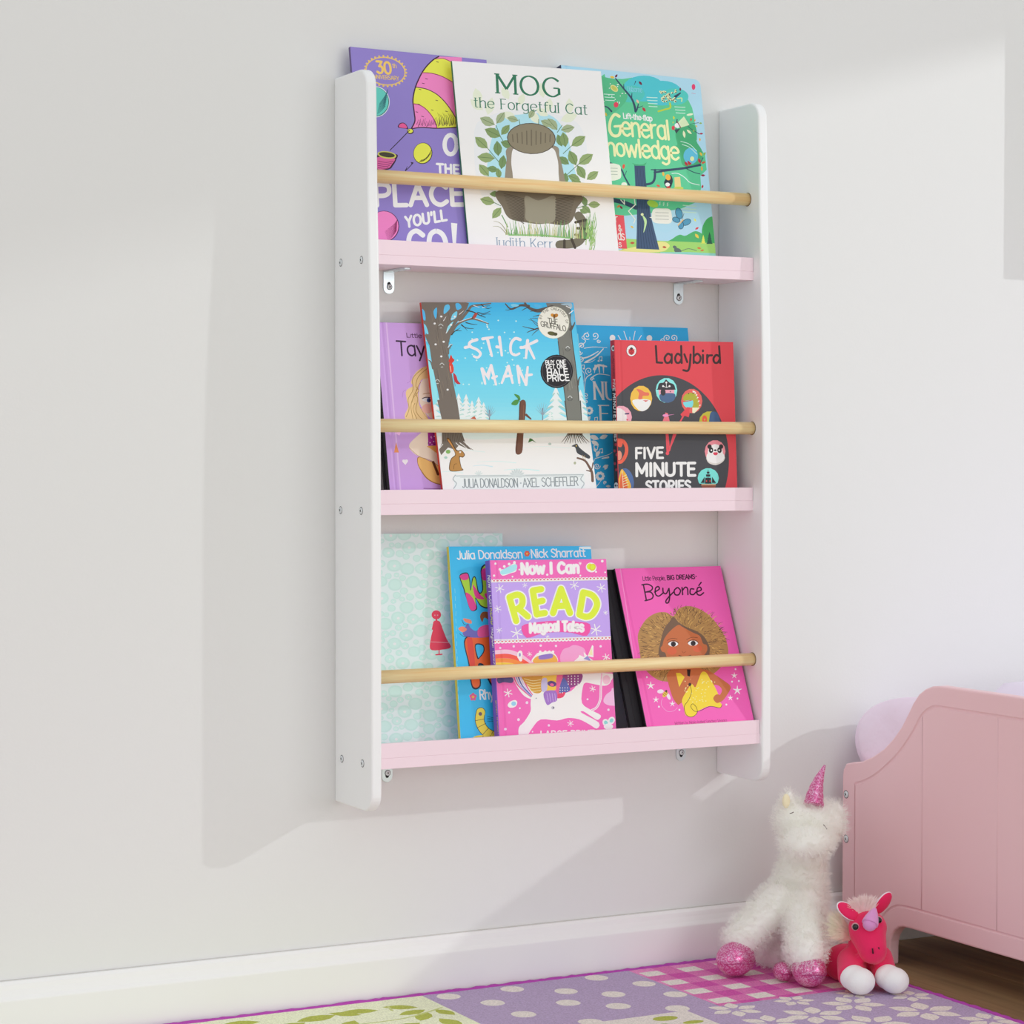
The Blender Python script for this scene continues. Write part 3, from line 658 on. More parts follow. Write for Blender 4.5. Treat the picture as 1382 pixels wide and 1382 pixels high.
    c.poly([(770, 930), (830, 860), (900, 820), (960, 830), (1050, 785), (1110, 795), (1180, 840), (1400, 900), (1400, 940)], '4ba967', True)
    c.poly([(1130, 800), (1140, 730), (1180, 660), (1240, 630), (1330, 640), (1400, 700), (1400, 930), (1150, 900)], '43a35c', True)
    c.poly([(340, 860), (640, 880), (1000, 895), (1400, 915), (1400, 1100), (200, 1100), (300, 980)], '9bcb6b'); c.poly([(250, 990), (460, 940), (700, 890), (790, 920), (780, 960), (680, 1000), (250, 1010)], 'ded88a', True)
    for (x, y, s, h) in ((1210, 790, 125, '2f5d4c'), (1145, 820, 90, 'd3d95a')):
        for i in range(4): c.poly([(x, y + i * s * .2), (x + s * .12 + i * s * .05, y + s * .4 + i * s * .2), (x - s * .12 - i * s * .05, y + s * .4 + i * s * .2)], h)
    c.poly([(430, 88), (540, 100), (545, 200), (555, 300), (580, 460), (605, 640), (640, 780), (690, 975), (450, 965), (455, 800), (458, 560), (440, 300)], '3f5472')
    for i in range(7): c.line([(445 + i * 15, 110), (462 + i * 16, 400), (470 + i * 21, 700), (475 + i * 30, 960)], 5, '2b3b55', True)
    for p, w in (([(545, 300), (610, 285), (640, 240), (645, 150)], 24), ([(640, 175), (800, 150), (960, 130), (1110, 95)], 20), ([(960, 130), (1040, 170), (1110, 190)], 8), ([(170, 70), (290, 140), (330, 220), (380, 310)], 16), ([(330, 210), (350, 160)], 6), ([(210, 460), (330, 490), (450, 540)], 44)): c.line(p, w, '32465e', True)
    c.poly([(405, 75), (460, 95), (520, 90), (560, 70), (540, 105), (440, 105)], '46a673')
    c.poly([(150, 95), (270, 95), (292, 160), (280, 240), (150, 250)], 'dfe6d3', True); c.poly([(625, 560), (720, 548), (805, 565), (815, 690), (720, 705), (620, 680)], 'e2e4da', True); c.poly([(625, 630), (585, 640), (625, 655)], 'e2e4da')
    for i in range(3): c.line([(180, 130 + i * 32), (255, 132 + i * 32)], 6, 'a3afa3'); c.line([(650, 590 + i * 34), (785, 594 + i * 34)], 6, 'a3a7a3')
    c.ell(325, 300, 30, 24, 'dfe6d3'); c.ell(620, 500, 60, 35, '9cc64a', 20)
    for p in ([(290, 460), (330, 505), (325, 460)], [(430, 450), (440, 510), (370, 575), (440, 660), (425, 700)]): c.line(p, 9, 'ece9d6')
    c.ell(512, 610, 15, 14, 'dbe6b0'); c.poly([(515, 620), (555, 660), (555, 720), (525, 800), (535, 700)], 'b9dca0', True)
    c.poly([(740, 270), (800, 200), (830, 260), (800, 340), (760, 330)], '2a3440', True); c.ell(780, 225, 26, 32, 'e2aa4a', -20); c.ell(775, 300, 24, 20, 'eeeae2'); c.ell(785, 330, 20, 14, 'c23d3a')
    c.poly([(845, 225), (905, 220), (915, 330), (850, 330)], 'dcc587'); c.ell(890, 338, 50, 16, 'bfc45a')
    c.line([(820, 185), (880, 185), (950, 225), (1010, 280), (1105, 305)], 8, 'cfe6dc', True)
    for i in range(9): c.line([(690 + (i % 3) * 40, 490 + i * 4), (700 + (i % 3) * 40, 480 + i * 4)], 5, 'd5e8d8')
    for i in range(3): c.line([(935, 515 + i * 34), (1070, 525 + i * 34)], 8, 'b9d9c6')
    for (x, y, rx, ry, r) in ((893, 600, 32, 55, -15), (865, 665, 38, 24, 20), (970, 690, 46, 28, -25), (915, 725, 24, 34, 10)): c.ell(x, y, rx + 5, ry + 5, '1e3444', r); c.ell(x, y, rx, ry, '4f93b5', r)
    c.line([(935, 665), (885, 720)], 14, 'd9b98a'); c.line([(925, 660), (945, 600)], 4, '1e3444')
    for (x, y, l, a, h) in ((320, 140, 50, -95, 'd9503f'), (700, 320, 45, -160, 'd9503f'), (735, 215, 50, -100, 'e2b04a'), (1010, 100, 55, -120, 'b5313f'), (1120, 205, 45, 0, '8f2440'), (1130, 160, 40, -90, 'd9a04a'), (1130, 340, 40, -70, 'b5313f'), (1060, 810, 60, 50, 'dcc04a'), (1060, 765, 45, -30, 'd0444f'), (1050, 650, 40, 60, 'd9d86a'), (385, 905, 50, 0, 'b5523a'), (720, 945, 45, 10, 'b5523a'), (1080, 955, 45, 10, 'c9743a'), (1115, 985, 40, -10, 'c9743a'), (250, 540, 45, -40, 'd07a3a'), (280, 520, 45, 50, '7a3040'), (390, 730, 40, 30, 'd9b547')): c.leaf(x, y, l, a, h, .5)
    c.poly([(222, 612), (322, 620), (356, 966), (262, 962)], 'd9505a'); c.text("r", (232, 690), (262, 690), 80, 'f0d9d2', 10); c.text("&", (266, 780), (306, 782), 62, 'f0d9d2', 9); c.text("ds", (262, 872), (332, 876), 92, 'f0d9d2', 10); c.text("s", (270, 945), (300, 946), 62, 'f0d9d2', 8)
    c.ell(880, 985, 40, 26, '5b6a66', 20); c.ell(850, 950, 22, 16, '5b6a66', 30); c.line([(915, 990), (990, 965), (1075, 985)], 6, '5b6a66', True)
    c.poly([(700, 1000), (1000, 1000), (1400, 1020), (1400, 1120), (700, 1100)], '8ccbbd')
book('blue and green hardback with a big tree, right end of the top shelf', 0, (757.2, 87.9), (944.7, 107.7), -0.0165, 0.012, 'a6cfee', k=0.190, spine='2f3650', back='a6cfee', art=art_tree, rnd_r=0.010)
# ---- middle shelf --------------------------------------------------------------------------------------------
def art_black(c): pass
def art_guitar(c):
    c.T(500, 390, 4.457)
    c.line([(95, 200), (185, 1260)], 9, 'd3b3e3', cap=False)
    c.text("Little People", (216, 290), (450, 302), 25, '54325f', 4); c.text("Taylor", (160, 398), (450, 412), 86, '33203a', 10, jig=.3)
    c.T(500, 500, 7.68)
    c.poly([(700, -70), (560, -40), (470, 20), (420, 120), (440, 160), (370, 210), (375, 300), (390, 380), (355, 460), (370, 510), (450, 560), (560, 560), (600, 510), (560, 430), (510, 370), (495, 260), (500, 170), (540, 90), (700, 80)], 'e0c28c', True)
    for p in ([(600, -30), (500, 60), (470, 160), (500, 210), (440, 290), (420, 380), (440, 500)], [(540, -20), (440, 80), (440, 200), (390, 300), (400, 400), (370, 480)], [(520, 120), (470, 220), (490, 300), (470, 400), (500, 470), (560, 520)], [(460, 340), (440, 400), (480, 500)], [(495, 180), (450, 260), (430, 330)]): c.line(p, 6, 'a9854c', True)
    c.line([(420, 60), (410, 110), (380, 130)], 3, 'a06fb8', True); c.line([(370, 200), (340, 220), (330, 280)], 3, 'a06fb8', True)
    c.poly([(700, 75), (550, 90), (510, 170), (500, 270), (520, 360), (580, 450), (640, 500), (760, 520), (760, 75)], 'efd2c0', True)
    c.ell(590, 395, 58, 50, 'eab3a6'); c.ell(585, 302, 52, 24, 'e9edf2', 8); c.ell(605, 308, 22, 24, '3f5f9c'); c.ell(612, 310, 13, 16, '1c2238')
    c.line([(538, 292), (575, 278), (640, 285)], 9, '2e2433', True); c.line([(545, 245), (600, 235), (650, 250)], 7, 'b4906a', True); c.line([(515, 380), (560, 460), (600, 500)], 4, 'b48a76', True)
    c.poly([(545, 630), (600, 620), (600, 790), (680, 850), (760, 900), (760, 1020), (690, 960), (500, 890), (420, 830), (400, 780), (430, 730)], 'efd2c0', True)
    c.poly([(592, 620), (760, 600), (760, 800), (600, 780)], '9b2f8f'); rn = random.Random(1)
    for i in range(30): c.ell(600 + rn.random() * 130, 630 + rn.random() * 140, 7, 7, rn.choice(['e9c7e6', 'd18fd0', '6f1f74']), n=8)
    c.poly([(575, 800), (640, 780), (760, 800), (760, 960), (680, 880)], 'd9a75c', True)
    c.poly([(498, 895), (600, 930), (760, 1010), (760, 1170), (680, 1175), (580, 1120), (510, 1020), (485, 950)], '9a6b30', True)
    c.poly([(505, 900), (600, 935), (760, 1015), (760, 1160), (680, 1165), (588, 1112), (518, 1018), (492, 955)], 'dfb26a', True)
    c.poly([(400, 800), (500, 890), (620, 930), (700, 985), (760, 1030), (760, 930), (650, 830), (560, 780), (470, 760)], 'efd2c0', True)
    c.line([(400, 800), (500, 888), (620, 930), (700, 985)], 4, 'a8795c', True); c.line([(650, 950), (700, 1075)], 26, '5d3620')
    c.poly([(245, 850), (265, 745), (295, 850)], 'd98a5a'); c.ell(345, 938, 16, 16, 'eedbf0'); c.ell(372, 938, 16, 16, 'eedbf0'); c.poly([(330, 945), (388, 945), (362, 980)], 'eedbf0'); c.poly([(250, 640), (315, 640), (300, 675)], 'e7b5e0')
    c.line([(550, 1222), (720, 1228)], 10, '9a70ad', cap=False)
book('black clothbound hardback behind the lilac one at the left of the middle shelf', 1, (503.4, 434.6), (640, 438.8), -0.0122, 0.0065, '1f1c20', k=0.195, spine='1f1c20', rough=0.7)
book('lilac hardback with a fair-haired guitar player, left end of the middle shelf', 1, (507, 434.8), (664, 439.4), -0.0195, 0.0070, 'c29ad8', k=0.200, spine='1f1c20', art=art_guitar)

def art_snow(c):
    c.T(500, 390, 4.457)
    st = [(60, '3aaee6'), (200, '4bb9e9'), (400, '5fc4ea'), (640, '74cdea'), (780, '8ad3e8'), (880, 'cfe6ea'), (1260, 'dfe9ec')]
    n = 46
    for i in range(n):
        y = 60 + i * 26; k = max(j for j in range(len(st) - 1) if st[j][0] <= y or j == 0); (ya, a), (yb, b) = st[k], st[k + 1]; t = min(1, max(0, (y + 13 - ya) / (yb - ya)))
        h = ''.join('%02x' % int(int(a[q:q + 2], 16) * (1 - t) + int(b[q:q + 2], 16) * t) for q in (0, 2, 4))
        c.poly([(250, y), (1400, y), (1400, y + 27), (250, y + 27)], h)
    def fir(x, y, s, h1='dcebe6', h2='9fc4bd'):
        for i in range(6):
            w = s * (.10 + .075 * i); yy = y + s * .17 * i
            c.poly([(x, yy - s * .06), (x + w, yy + s * .2), (x + w * .4, yy + s * .15), (x, yy + s * .22), (x - w * .4, yy + s * .15), (x - w, yy + s * .2)], h2 if i % 2 == 0 else 'b8d6cf')
            c.poly([(x, yy - s * .08), (x + w * .95, yy + s * .16), (x + w * .4, yy + s * .1), (x, yy + s * .16), (x - w * .4, yy + s * .1), (x - w * .95, yy + s * .16)], h1)
    for (x, y, s) in ((375, 590, 220), (530, 640, 170), (575, 645, 170), (610, 680, 130), (650, 660, 160), (680, 690, 130), (1115, 600, 230), (1080, 730, 80), (1262, 620, 200)): fir(x, y, s)
    for (x, y, s) in ((715, 750, 70), (1035, 740, 80)):
        c.line([(x, y + 50), (x, y - 20)], 6, '7b828f')
        for a in range(-70, 80, 20): c.line([(x, y + 20), (x + s * .55 * math.sin(a * .0175), y - s * .7 * math.cos(a * .0175))], 3, '8e98a6', taper=(1, .3))
    c.poly([(590, 785), (625, 765), (640, 790)], 'b5573a')
    c.T(560, 400, 9.871)
    TR, DK = '6f665d', '3a3029'
    c.poly([(85, 70), (640, 70), (720, 90), (690, 170), (600, 290), (520, 400), (480, 500), (450, 620), (440, 760), (470, 900), (495, 1060), (520, 1200), (560, 1400), (330, 1400), (300, 1240), (265, 1080), (235, 940), (210, 780), (190, 640), (150, 520), (130, 400), (95, 280)], TR)
    rn = random.Random(8)
    for i in range(40):
        x = 170 + rn.random() * 260; y = 120 + rn.random() * 1100; d = (y - 100) * .1
        c.line([(x + d, y), (x + d + 14, y + 60), (x + d + 26, y + 140)], 6, rn.choice(['574d45', '847a6e', '8d7d68', '4d443d']), True, taper=(.3, .6))
    for p, h in (([(90, 170), (130, 210), (140, 320), (100, 290)], '4fb0e6'), ([(250, 190), (290, 150), (290, 250), (275, 300), (250, 240)], '4fb0e6'), ([(395, 130), (450, 110), (460, 170), (385, 235)], '5ab8ea'), ([(500, 240), (560, 200), (550, 280), (480, 320)], '70c8f0'), ([(440, 400), (510, 335), (490, 380), (420, 490)], '86d2f2'), ([(120, 370), (150, 400), (180, 500), (140, 480)], '74c8ee'), ([(130, 640), (190, 680), (210, 830), (160, 800)], '74cdf2'), ([(540, 100), (590, 95), (620, 150), (560, 180)], '4fb0e6'), ([(155, 860), (235, 960), (262, 1090), (290, 1240), (300, 1400), (205, 1400)], '8bd7f2')): c.poly(p, h, True)
    for p, w in (([(480, 500), (540, 400), (620, 340), (760, 300), (880, 330), (980, 365)], 34), ([(600, 320), (700, 200), (760, 130), (900, 110), (1010, 95)], 40), ([(690, 190), (780, 210), (880, 260), (940, 280)], 16), ([(760, 290), (830, 220), (910, 230), (1000, 200)], 16), ([(620, 380), (680, 420), (780, 430)], 14), ([(680, 350), (760, 370), (830, 375)], 12), ([(490, 510), (540, 460), (620, 460)], 14), ([(540, 460), (605, 420)], 10), ([(880, 110), (960, 160), (1020, 150)], 12), ([(880, 250), (960, 235), (1010, 240)], 8), ([(640, 390), (700, 460)], 6), ([(940, 130), (1000, 125)], 8), ([(150, 520), (190, 640)], 30), ([(440, 760), (450, 700), (495, 645)], 30), ([(240, 960), (215, 880), (175, 840)], 26)): c.line(p, w, DK if w < 20 else TR, True, taper=(1.1, .35))
    for p in ([(590, 240), (650, 190)], [(380, 325), (415, 270)], [(480, 300), (530, 290)], [(570, 345), (700, 300), (760, 280)], [(800, 290), (880, 318), (970, 355)], [(780, 120), (860, 150)], [(440, 680), (470, 640), (500, 640)], [(175, 835), (215, 855)], [(130, 570), (160, 600)], [(415, 490), (440, 430)], [(900, 150), (950, 140)]): c.line(p, 9, 'e8eef0', True, taper=(1, .4))
    for (x, y) in ((262, 362), (350, 268), (382, 605), (275, 640), (350, 800), (435, 1243), (480, 380), (530, 270)): c.ell(x, y, 15, 13, 'eef2f3')
    for (x, y, s) in ((345, 400, 1), (360, 920, 1), (300, 1140, 1)): c.line([(x - 28, y - 10), (x, y - 32), (x + 28, y - 6)], 7, 'cfd3d2', True); c.line([(x - 12, y + 22), (x + 12, y + 20)], 7, 'cfd3d2')
    c.poly([(480, 780), (500, 820), (525, 850), (490, 890), (450, 870), (460, 830)], 'c9372c', True); c.poly([(455, 900), (490, 890), (515, 950), (510, 1010), (470, 1020)], 'd1402f', True); c.poly([(510, 1020), (550, 1060), (570, 1120), (605, 1165), (560, 1165), (525, 1120)], 'b5313a', True); c.line([(470, 930), (480, 1000)], 10, 'e8b9a8')
    c.poly([(770, 290), (790, 230), (830, 225), (810, 280)], 'a8453c', True)
    for i in range(40):
        x, y = 560 + rn.random() * 900, 300 + rn.random() * 900; c.ell(x, y, 11, 10, 'bfe8f5', n=10)
    c.T(680, 400, 9.869)
    c.poly([(560, 90), (900, 88), (880, 170), (890, 330), (910, 560), (930, 760), (965, 960), (990, 1160), (1010, 1420), (820, 1420), (800, 1220), (770, 1000), (745, 820), (720, 600), (690, 420), (600, 200)], '75766f')
    for i in range(26):
        x = 700 + rn.random() * 150; y = 180 + rn.random() * 1100; d = (y - 100) * .12; c.line([(x + d, y), (x + d + 12, y + 90)], 6, rn.choice(['5f615c', '8b8d83', '53544f', '9a9a8c']), taper=(.4, .8))
    c.line([(885, 170), (905, 540), (960, 960), (1000, 1420)], 10, '45453f', True); c.line([(722, 600), (770, 1000), (825, 1420)], 10, '45453f', True)
    for p, w in (([(640, 150), (520, 180), (430, 190), (330, 150), (280, 90)], 60), ([(330, 130), (220, 120), (100, 170), (20, 100)], 34), ([(430, 190), (350, 200)], 12), ([(330, 140), (270, 170), (240, 190)], 12), ([(140, 150), (70, 180), (20, 180)], 10), ([(470, 420), (380, 450), (310, 480)], 18), ([(420, 440), (330, 420), (250, 400)], 14), ([(480, 410), (420, 370), (350, 290)], 10), ([(480, 390), (400, 330), (330, 310)], 8), ([(470, 250), (390, 270)], 12), ([(460, 440), (400, 490), (375, 520)], 10), ([(460, 300), (400, 290), (350, 300)], 8), ([(890, 440), (925, 380), (940, 350)], 40), ([(985, 1180), (1000, 1100), (1022, 1068)], 24)): c.line(p, w, '57504c' if w > 20 else '463c38', True, taper=(1.1, .4))
    c.poly([(760, 100), (800, 120), (850, 120), (905, 160), (905, 100), (870, 90)], '9fb9c6', True); c.poly([(395, 110), (450, 105), (510, 130), (470, 150), (420, 140)], '56b4e6', True); c.poly([(90, 110), (140, 100), (200, 120), (160, 140), (110, 135)], '7cc6ea', True); c.poly([(890, 270), (930, 230), (940, 330), (905, 390)], '6fb5d6', True)
    c.line([(870, 230), (920, 190)], 14, 'dfe6ea'); c.line([(830, 130), (890, 160)], 12, 'dfe6ea')
    for (x, y) in ((850, 700), (880, 1360)): c.ell(x, y, 36, 34, '555752'); c.ell(x, y + 4, 24, 24, '6f716b'); c.line([(x - 26, y - 10), (x, y - 34), (x + 28, y - 8)], 9, 'c9cdca', True)
    c.T(500, 390, 4.457)
    L = 'e2dade'
    for p in ([(640, 305), (600, 320), (598, 345), (640, 365), (662, 390), (645, 412), (622, 405)], [(570, 352), (605, 345)], [(675, 300), (735, 290)], [(702, 296), (730, 403)], [(775, 290), (790, 400)], [(760, 348), (782, 352)], [(900, 305), (870, 298), (845, 330), (845, 380), (870, 398), (895, 388)], [(945, 310), (935, 415)], [(1000, 312), (915, 352)], [(950, 345), (985, 418)], [(905, 352), (930, 352)],
              [(670, 480), (690, 570)], [(672, 480), (705, 530), (725, 460)], [(725, 460), (755, 575)], [(735, 535), (760, 525)], [(830, 465), (790, 565)], [(830, 465), (855, 565)], [(805, 525), (850, 522)], [(885, 465), (895, 565)], [(885, 465), (935, 575)], [(935, 575), (945, 470)], [(938, 520), (970, 515)]): c.line(p, 17, L, len(p) > 2 and p[0] != (672, 480), taper=(1.1, .8))
    c.ell(1100, 202, 95, 97, 'c9cdb8'); c.ell(1100, 202, 93, 95, 'e6e8d6')
    c.text("THE", (1068, 206), (1128, 216), 32, '4a4a40', 4); c.text("GRUFFALO", (1024, 224), (1178, 256), 32, '4a4a40', 4)
    msg = "BY THE CREATORS OF"
    for i, ch in enumerate(msg):
        if ch == ' ': continue
        a = math.radians(-165 + i * 9.6); x, y = 1100 + 74 * math.cos(a), 202 + 76 * math.sin(a); c.text(ch, (x - 5 * math.sin(-a) - 0, y - 0), (x + 9 * math.cos(a + 1.57), y + 9 * math.sin(a + 1.57)), 14, '6b6b5c', 2.4, up=(math.cos(a), math.sin(a)))
    c.ell(1095, 158, 12, 10, 'c98a2f', 30); c.ell(1115, 160, 14, 11, 'b5782a', -30); c.ell(1105, 166, 6, 14, '6b4a1f'); c.ell(1090, 268, 26, 12, '5a5b35', 10); c.ell(1112, 272, 12, 10, '4a4a2c')
    c.ell(1120, 496, 98, 101, '17161a'); c.ell(1120, 496, 90, 93, '55555a'); c.ell(1120, 496, 87, 90, '1f1e23')
    WH = 'f2f1ef'
    c.text("BUY ONE", (1052, 456), (1176, 452), 25, WH, 4.6); c.text("GET ONE", (1056, 482), (1180, 478), 25, WH, 4.6); c.text("HALF", (1060, 520), (1190, 514), 34, WH, 7.5); c.text("PRICE", (1062, 556), (1198, 550), 35, WH, 7)
    # snowfield, trunk roots, a plain twig, hare and bird
    c.poly([(350, 800), (700, 790), (1000, 800), (1330, 795), (1330, 1240), (380, 1240)], 'd3e6e4', True)
    c.T(570, 520, 9.531)
    c.poly([(60, 740), (400, 660), (700, 700), (1300, 680), (2200, 720), (2200, 1400), (60, 1400)], 'e3ecee', True)
    for (x0, x1, y, h) in ((700, 1200, 990, 'cfe2ea'), (1050, 1500, 1090, 'bfe0ea'), (200, 520, 1120, 'cfe6ee'), (1250, 1900, 800, 'd8e6ea'), (300, 800, 850, 'd6e6ea'), (650, 900, 1040, 'c3d9e2')): c.line([(x0, y), ((x0 + x1) / 2, y - 12), (x1, y + 8)], 16, h, True, taper=(.3, .8))
    c.poly([(190, 190), (445, 190), (480, 420), (510, 620), (560, 760), (660, 835), (560, 810), (470, 770), (420, 830), (330, 800), (240, 900), (215, 830), (250, 740), (245, 420)], '6f665d')
    for p in ([(480, 740), (560, 800), (600, 850)], [(260, 760), (215, 820)], [(430, 740), (520, 830)], [(530, 720), (640, 830)]): c.line(p, 10, 'e8eef0', True, taper=(1, .4))
    for i in range(12): c.line([(265 + i * 20, 470), (275 + i * 21, 620), (270 + i * 24, 720)], 6, '4f453d', True)
    c.ell(330, 855, 30, 26, '7cab5a'); c.ell(300, 930, 22, 16, '9fc4b8')
    c.poly([(310, 690), (350, 690), (440, 830), (500, 835), (545, 890), (520, 930), (480, 930), (500, 1050), (520, 1095), (360, 1105), (345, 1020), (370, 940), (420, 890), (380, 800)], '5a3d1c', True)
    c.poly([(320, 700), (350, 705), (430, 840), (500, 845), (535, 890), (515, 920), (470, 920), (490, 1040), (505, 1090), (365, 1098), (355, 1020), (378, 945), (428, 895), (385, 800)], 'b08145', True); c.poly([(330, 715), (350, 720), (415, 830), (395, 800)], 'cf8f4f', True); c.ell(485, 860, 12, 12, 'f2f0ea'); c.line([(400, 1080), (410, 1020), (440, 1010)], 6, '6b4a22', True)
    c.T(680, 520, 9.529)
    c.poly([(205, 215), (280, 215), (268, 460), (250, 640), (232, 860), (150, 870), (165, 640), (190, 440)], '6b4636', True); c.line([(212, 220), (196, 440), (160, 860)], 8, '4a2d22', True); c.line([(255, 260), (240, 640)], 6, '8a6049'); c.line([(285, 380), (345, 432)], 26, '6b4636', taper=(1.2, .7)); c.line([(208, 212), (180, 180)], 8, '3d5a2c')
    c.poly([(200, 190), (130, 115), (190, 130), (210, 170)], '4a8a3f', True); c.poly([(190, 195), (140, 190), (95, 240), (140, 258), (175, 245)], '4a8a3f', True); c.poly([(310, 740), (330, 680), (360, 690), (415, 740), (365, 715)], '3f6b34')
    c.poly([(775, 200), (990, 200), (1005, 470), (1010, 640), (840, 640), (812, 470)], '75766f'); c.line([(982, 200), (1000, 470), (1006, 640)], 10, '45453f'); c.line([(790, 200), (815, 470), (840, 640)], 10, '45453f')
    for i in range(11): c.line([(740 + i * 36, 735 + 14 * (i % 2)), (800 + i * 22, 660), (860 + i * 9, 560)], 20, '453831' if i % 2 else '5b4b41', True, taper=(.2, 1))
    c.poly([(870, 785), (910, 760), (940, 755), (970, 800), (1040, 860), (1105, 910), (1090, 945), (1000, 905), (940, 870), (915, 800)], '3f4248', True); c.ell(930, 780, 8, 8, 'd9b95a'); c.line([(1010, 900), (1020, 945)], 6, 'b59a5a'); c.line([(1035, 905), (1045, 955)], 6, 'b59a5a')
    for p, w in (([(945, 935), (1040, 970), (1090, 1040), (1130, 1120), (1140, 1230)], 32), ([(1060, 1095), (1110, 1105)], 16), ([(1130, 1080), (1145, 1000)], 16)): c.line(p, w, '6b5145', True, taper=(.7, 1.1))
    c.ell(590, 755, 20, 16, 'a9b9b4'); c.ell(912, 1000, 16, 18, 'a5ab90')
    G = 'a9b3b6'
    c.T(500, 390, 4.457)
    c.poly([(505, 1120), (1285, 1110), (1290, 1210), (500, 1215)], 'dbe4e4'); c.line([(515, 1125), (1280, 1117)], 5, G); c.line([(540, 1133), (1270, 1125)], 2.5, G)
    for sx in (510, 1278): c.line([(sx, 1120), (sx - 14, 1145), (sx + 6, 1170), (sx - 10, 1200)], 6, G, True)
    for a in range(-80, 100, 20): c.leaf(880, 1130, 52, a - 90, 'c9d2d3', .35, G); 
    for a in range(-60, 80, 30): c.leaf(650, 1120, 30, a - 90, 'd3dcdc', .35, G)
    c.text("JULIA DONALDSON", (552, 1195), (888, 1192), 52, '808a8e', 5, up=(-.06, -1)); c.ell(903, 1168, 5, 5, G); c.text("AXEL SCHEFFLER", (916, 1192), (1250, 1182), 52, '808a8e', 5, up=(-.06, -1))
def sp_red(c): pass

def art_swirl(c):
    c.T(770, 430, 5.88)
    c.poly([(-20, 120), (60, 120), (110, 560), (150, 900), (210, 1380), (-20, 1380)], '7cc9ea')
    WH = 'e3eef4'
    for (x, y, r, t, a, s) in ((130, 135, 32, 1.3, 1, 1), (195, 135, 30, 1.3, 2, -1), (88, 215, 24, 1.4, 3, 1), (222, 178, 16, 1.2, 0, 1), (82, 320, 24, 1.3, 2, -1), (75, 270, 18, 1.2, 0, 1), (145, 415, 30, 1.3, 2, 1), (170, 480, 16, 1.3, 0, -1), (122, 610, 24, 1.4, 1, 1), (122, 660, 17, 1.5, 2, 1), (210, 1170, 26, 1.6, 0, 1), (275, 1300, 14, 1.2, 2, 1)): c.spiral(x, y, r, WH, 6, t, a, s)
    for p, w in (([(70, 225), (120, 180), (90, 150), (140, 105)], 6), ([(110, 235), (180, 225), (290, 230)], 6), ([(120, 345), (200, 300), (260, 240)], 14), ([(95, 315), (150, 300), (220, 260)], 12), ([(165, 440), (120, 480), (110, 590)], 8), ([(165, 470), (220, 440), (310, 450)], 8), ([(80, 400), (110, 440), (105, 500)], 5), ([(190, 400), (220, 370), (285, 380)], 22), ([(195, 370), (190, 430)], 10), ([(260, 370), (262, 430)], 12), ([(225, 380), (230, 430)], 12), ([(110, 350), (160, 345), (195, 325)], 5), ([(195, 1110), (300, 1080), (330, 1060)], 6), ([(190, 1120), (170, 1180), (200, 1250)], 5), ([(200, 1340), (240, 1290)], 6), ([(300, 1100), (250, 1110)], 14)): c.line(p, w, WH, True, taper=(1.1, .5))
    for (x, y, r) in ((148, 730, 30), (235, 1250, 34)):
        for i in range(9): c.ell(x + r * .75 * math.cos(i * .698), y + r * .75 * math.sin(i * .698), r * .34, r * .34, WH)
        c.ell(x, y, r * .7, r * .7, WH); c.ell(x, y, r * .42, r * .42, '2f9fd4')
    for (x, y, l, a) in ((120, 820, 60, -50), (150, 930, 80, 20), (230, 950, 70, -20), (205, 1100, 55, -70), (270, 1200, 50, -60), (165, 970, 70, 30), (200, 1060, 40, -110), (280, 1330, 40, 0), (255, 1180, 50, -20)): c.leaf(x, y, l, a, WH, .5)
    c.line([(185, 1010), (190, 1040), (210, 1042), (218, 1010), (200, 1000), (185, 1012)], 7, WH); c.line([(200, 1040), (205, 1090)], 5, WH)
    for (x, y) in ((235, 320), (200, 800), (240, 1050), (95, 385)): c.line([(x - 8, y + 14), (x - 8, y - 14), (x + 14, y - 18), (x + 14, y + 10)], 5, WH); c.ell(x - 12, y + 16, 8, 6, WH); c.ell(x + 10, y + 12, 8, 6, WH)
    c.text("NU", (180, 640), (362, 645), 140, WH, 17, serif=True, up=(-.05, -1)); c.text("F", (222, 820), (325, 822), 132, WH, 17, serif=True, up=(-.05, -1))
    c.T(740, 400, 4.458)
    for (x, y) in ((386, 250), (608, 252)): c.ell(x, y, 17, 19, WH)
    for p in ([(420, 235), (440, 268)], [(455, 210), (475, 268)], [(490, 245), (492, 268)], [(522, 210), (510, 268)], [(560, 235), (540, 268)]): c.line(p, 4, WH)
    for (x, y, r, t, a, s) in ((715, 250, 20, 1.2, 3, 1), (755, 250, 22, 1.3, 1, -1), (690, 266, 14, 1, 3, 1)): c.spiral(x, y, r, WH, 5, t, a, s)
book('bright blue hardback with white swirls, behind the red one on the middle shelf', 1, (733, 437.4), (928, 442.6), -0.0105, 0.007, '2ea5da', k=0.17, back='2ea5da', art=art_swirl, group=None)
book('square picture book with snowy trees and a round black sticker, middle shelf', 1, (568.4, 408), (773.7, 408.4), -0.0290, 0.0045, '6fc9ee', low=(597.6, 660), hard=False, spine='c23a2c', back='c23a2c', art=art_snow)

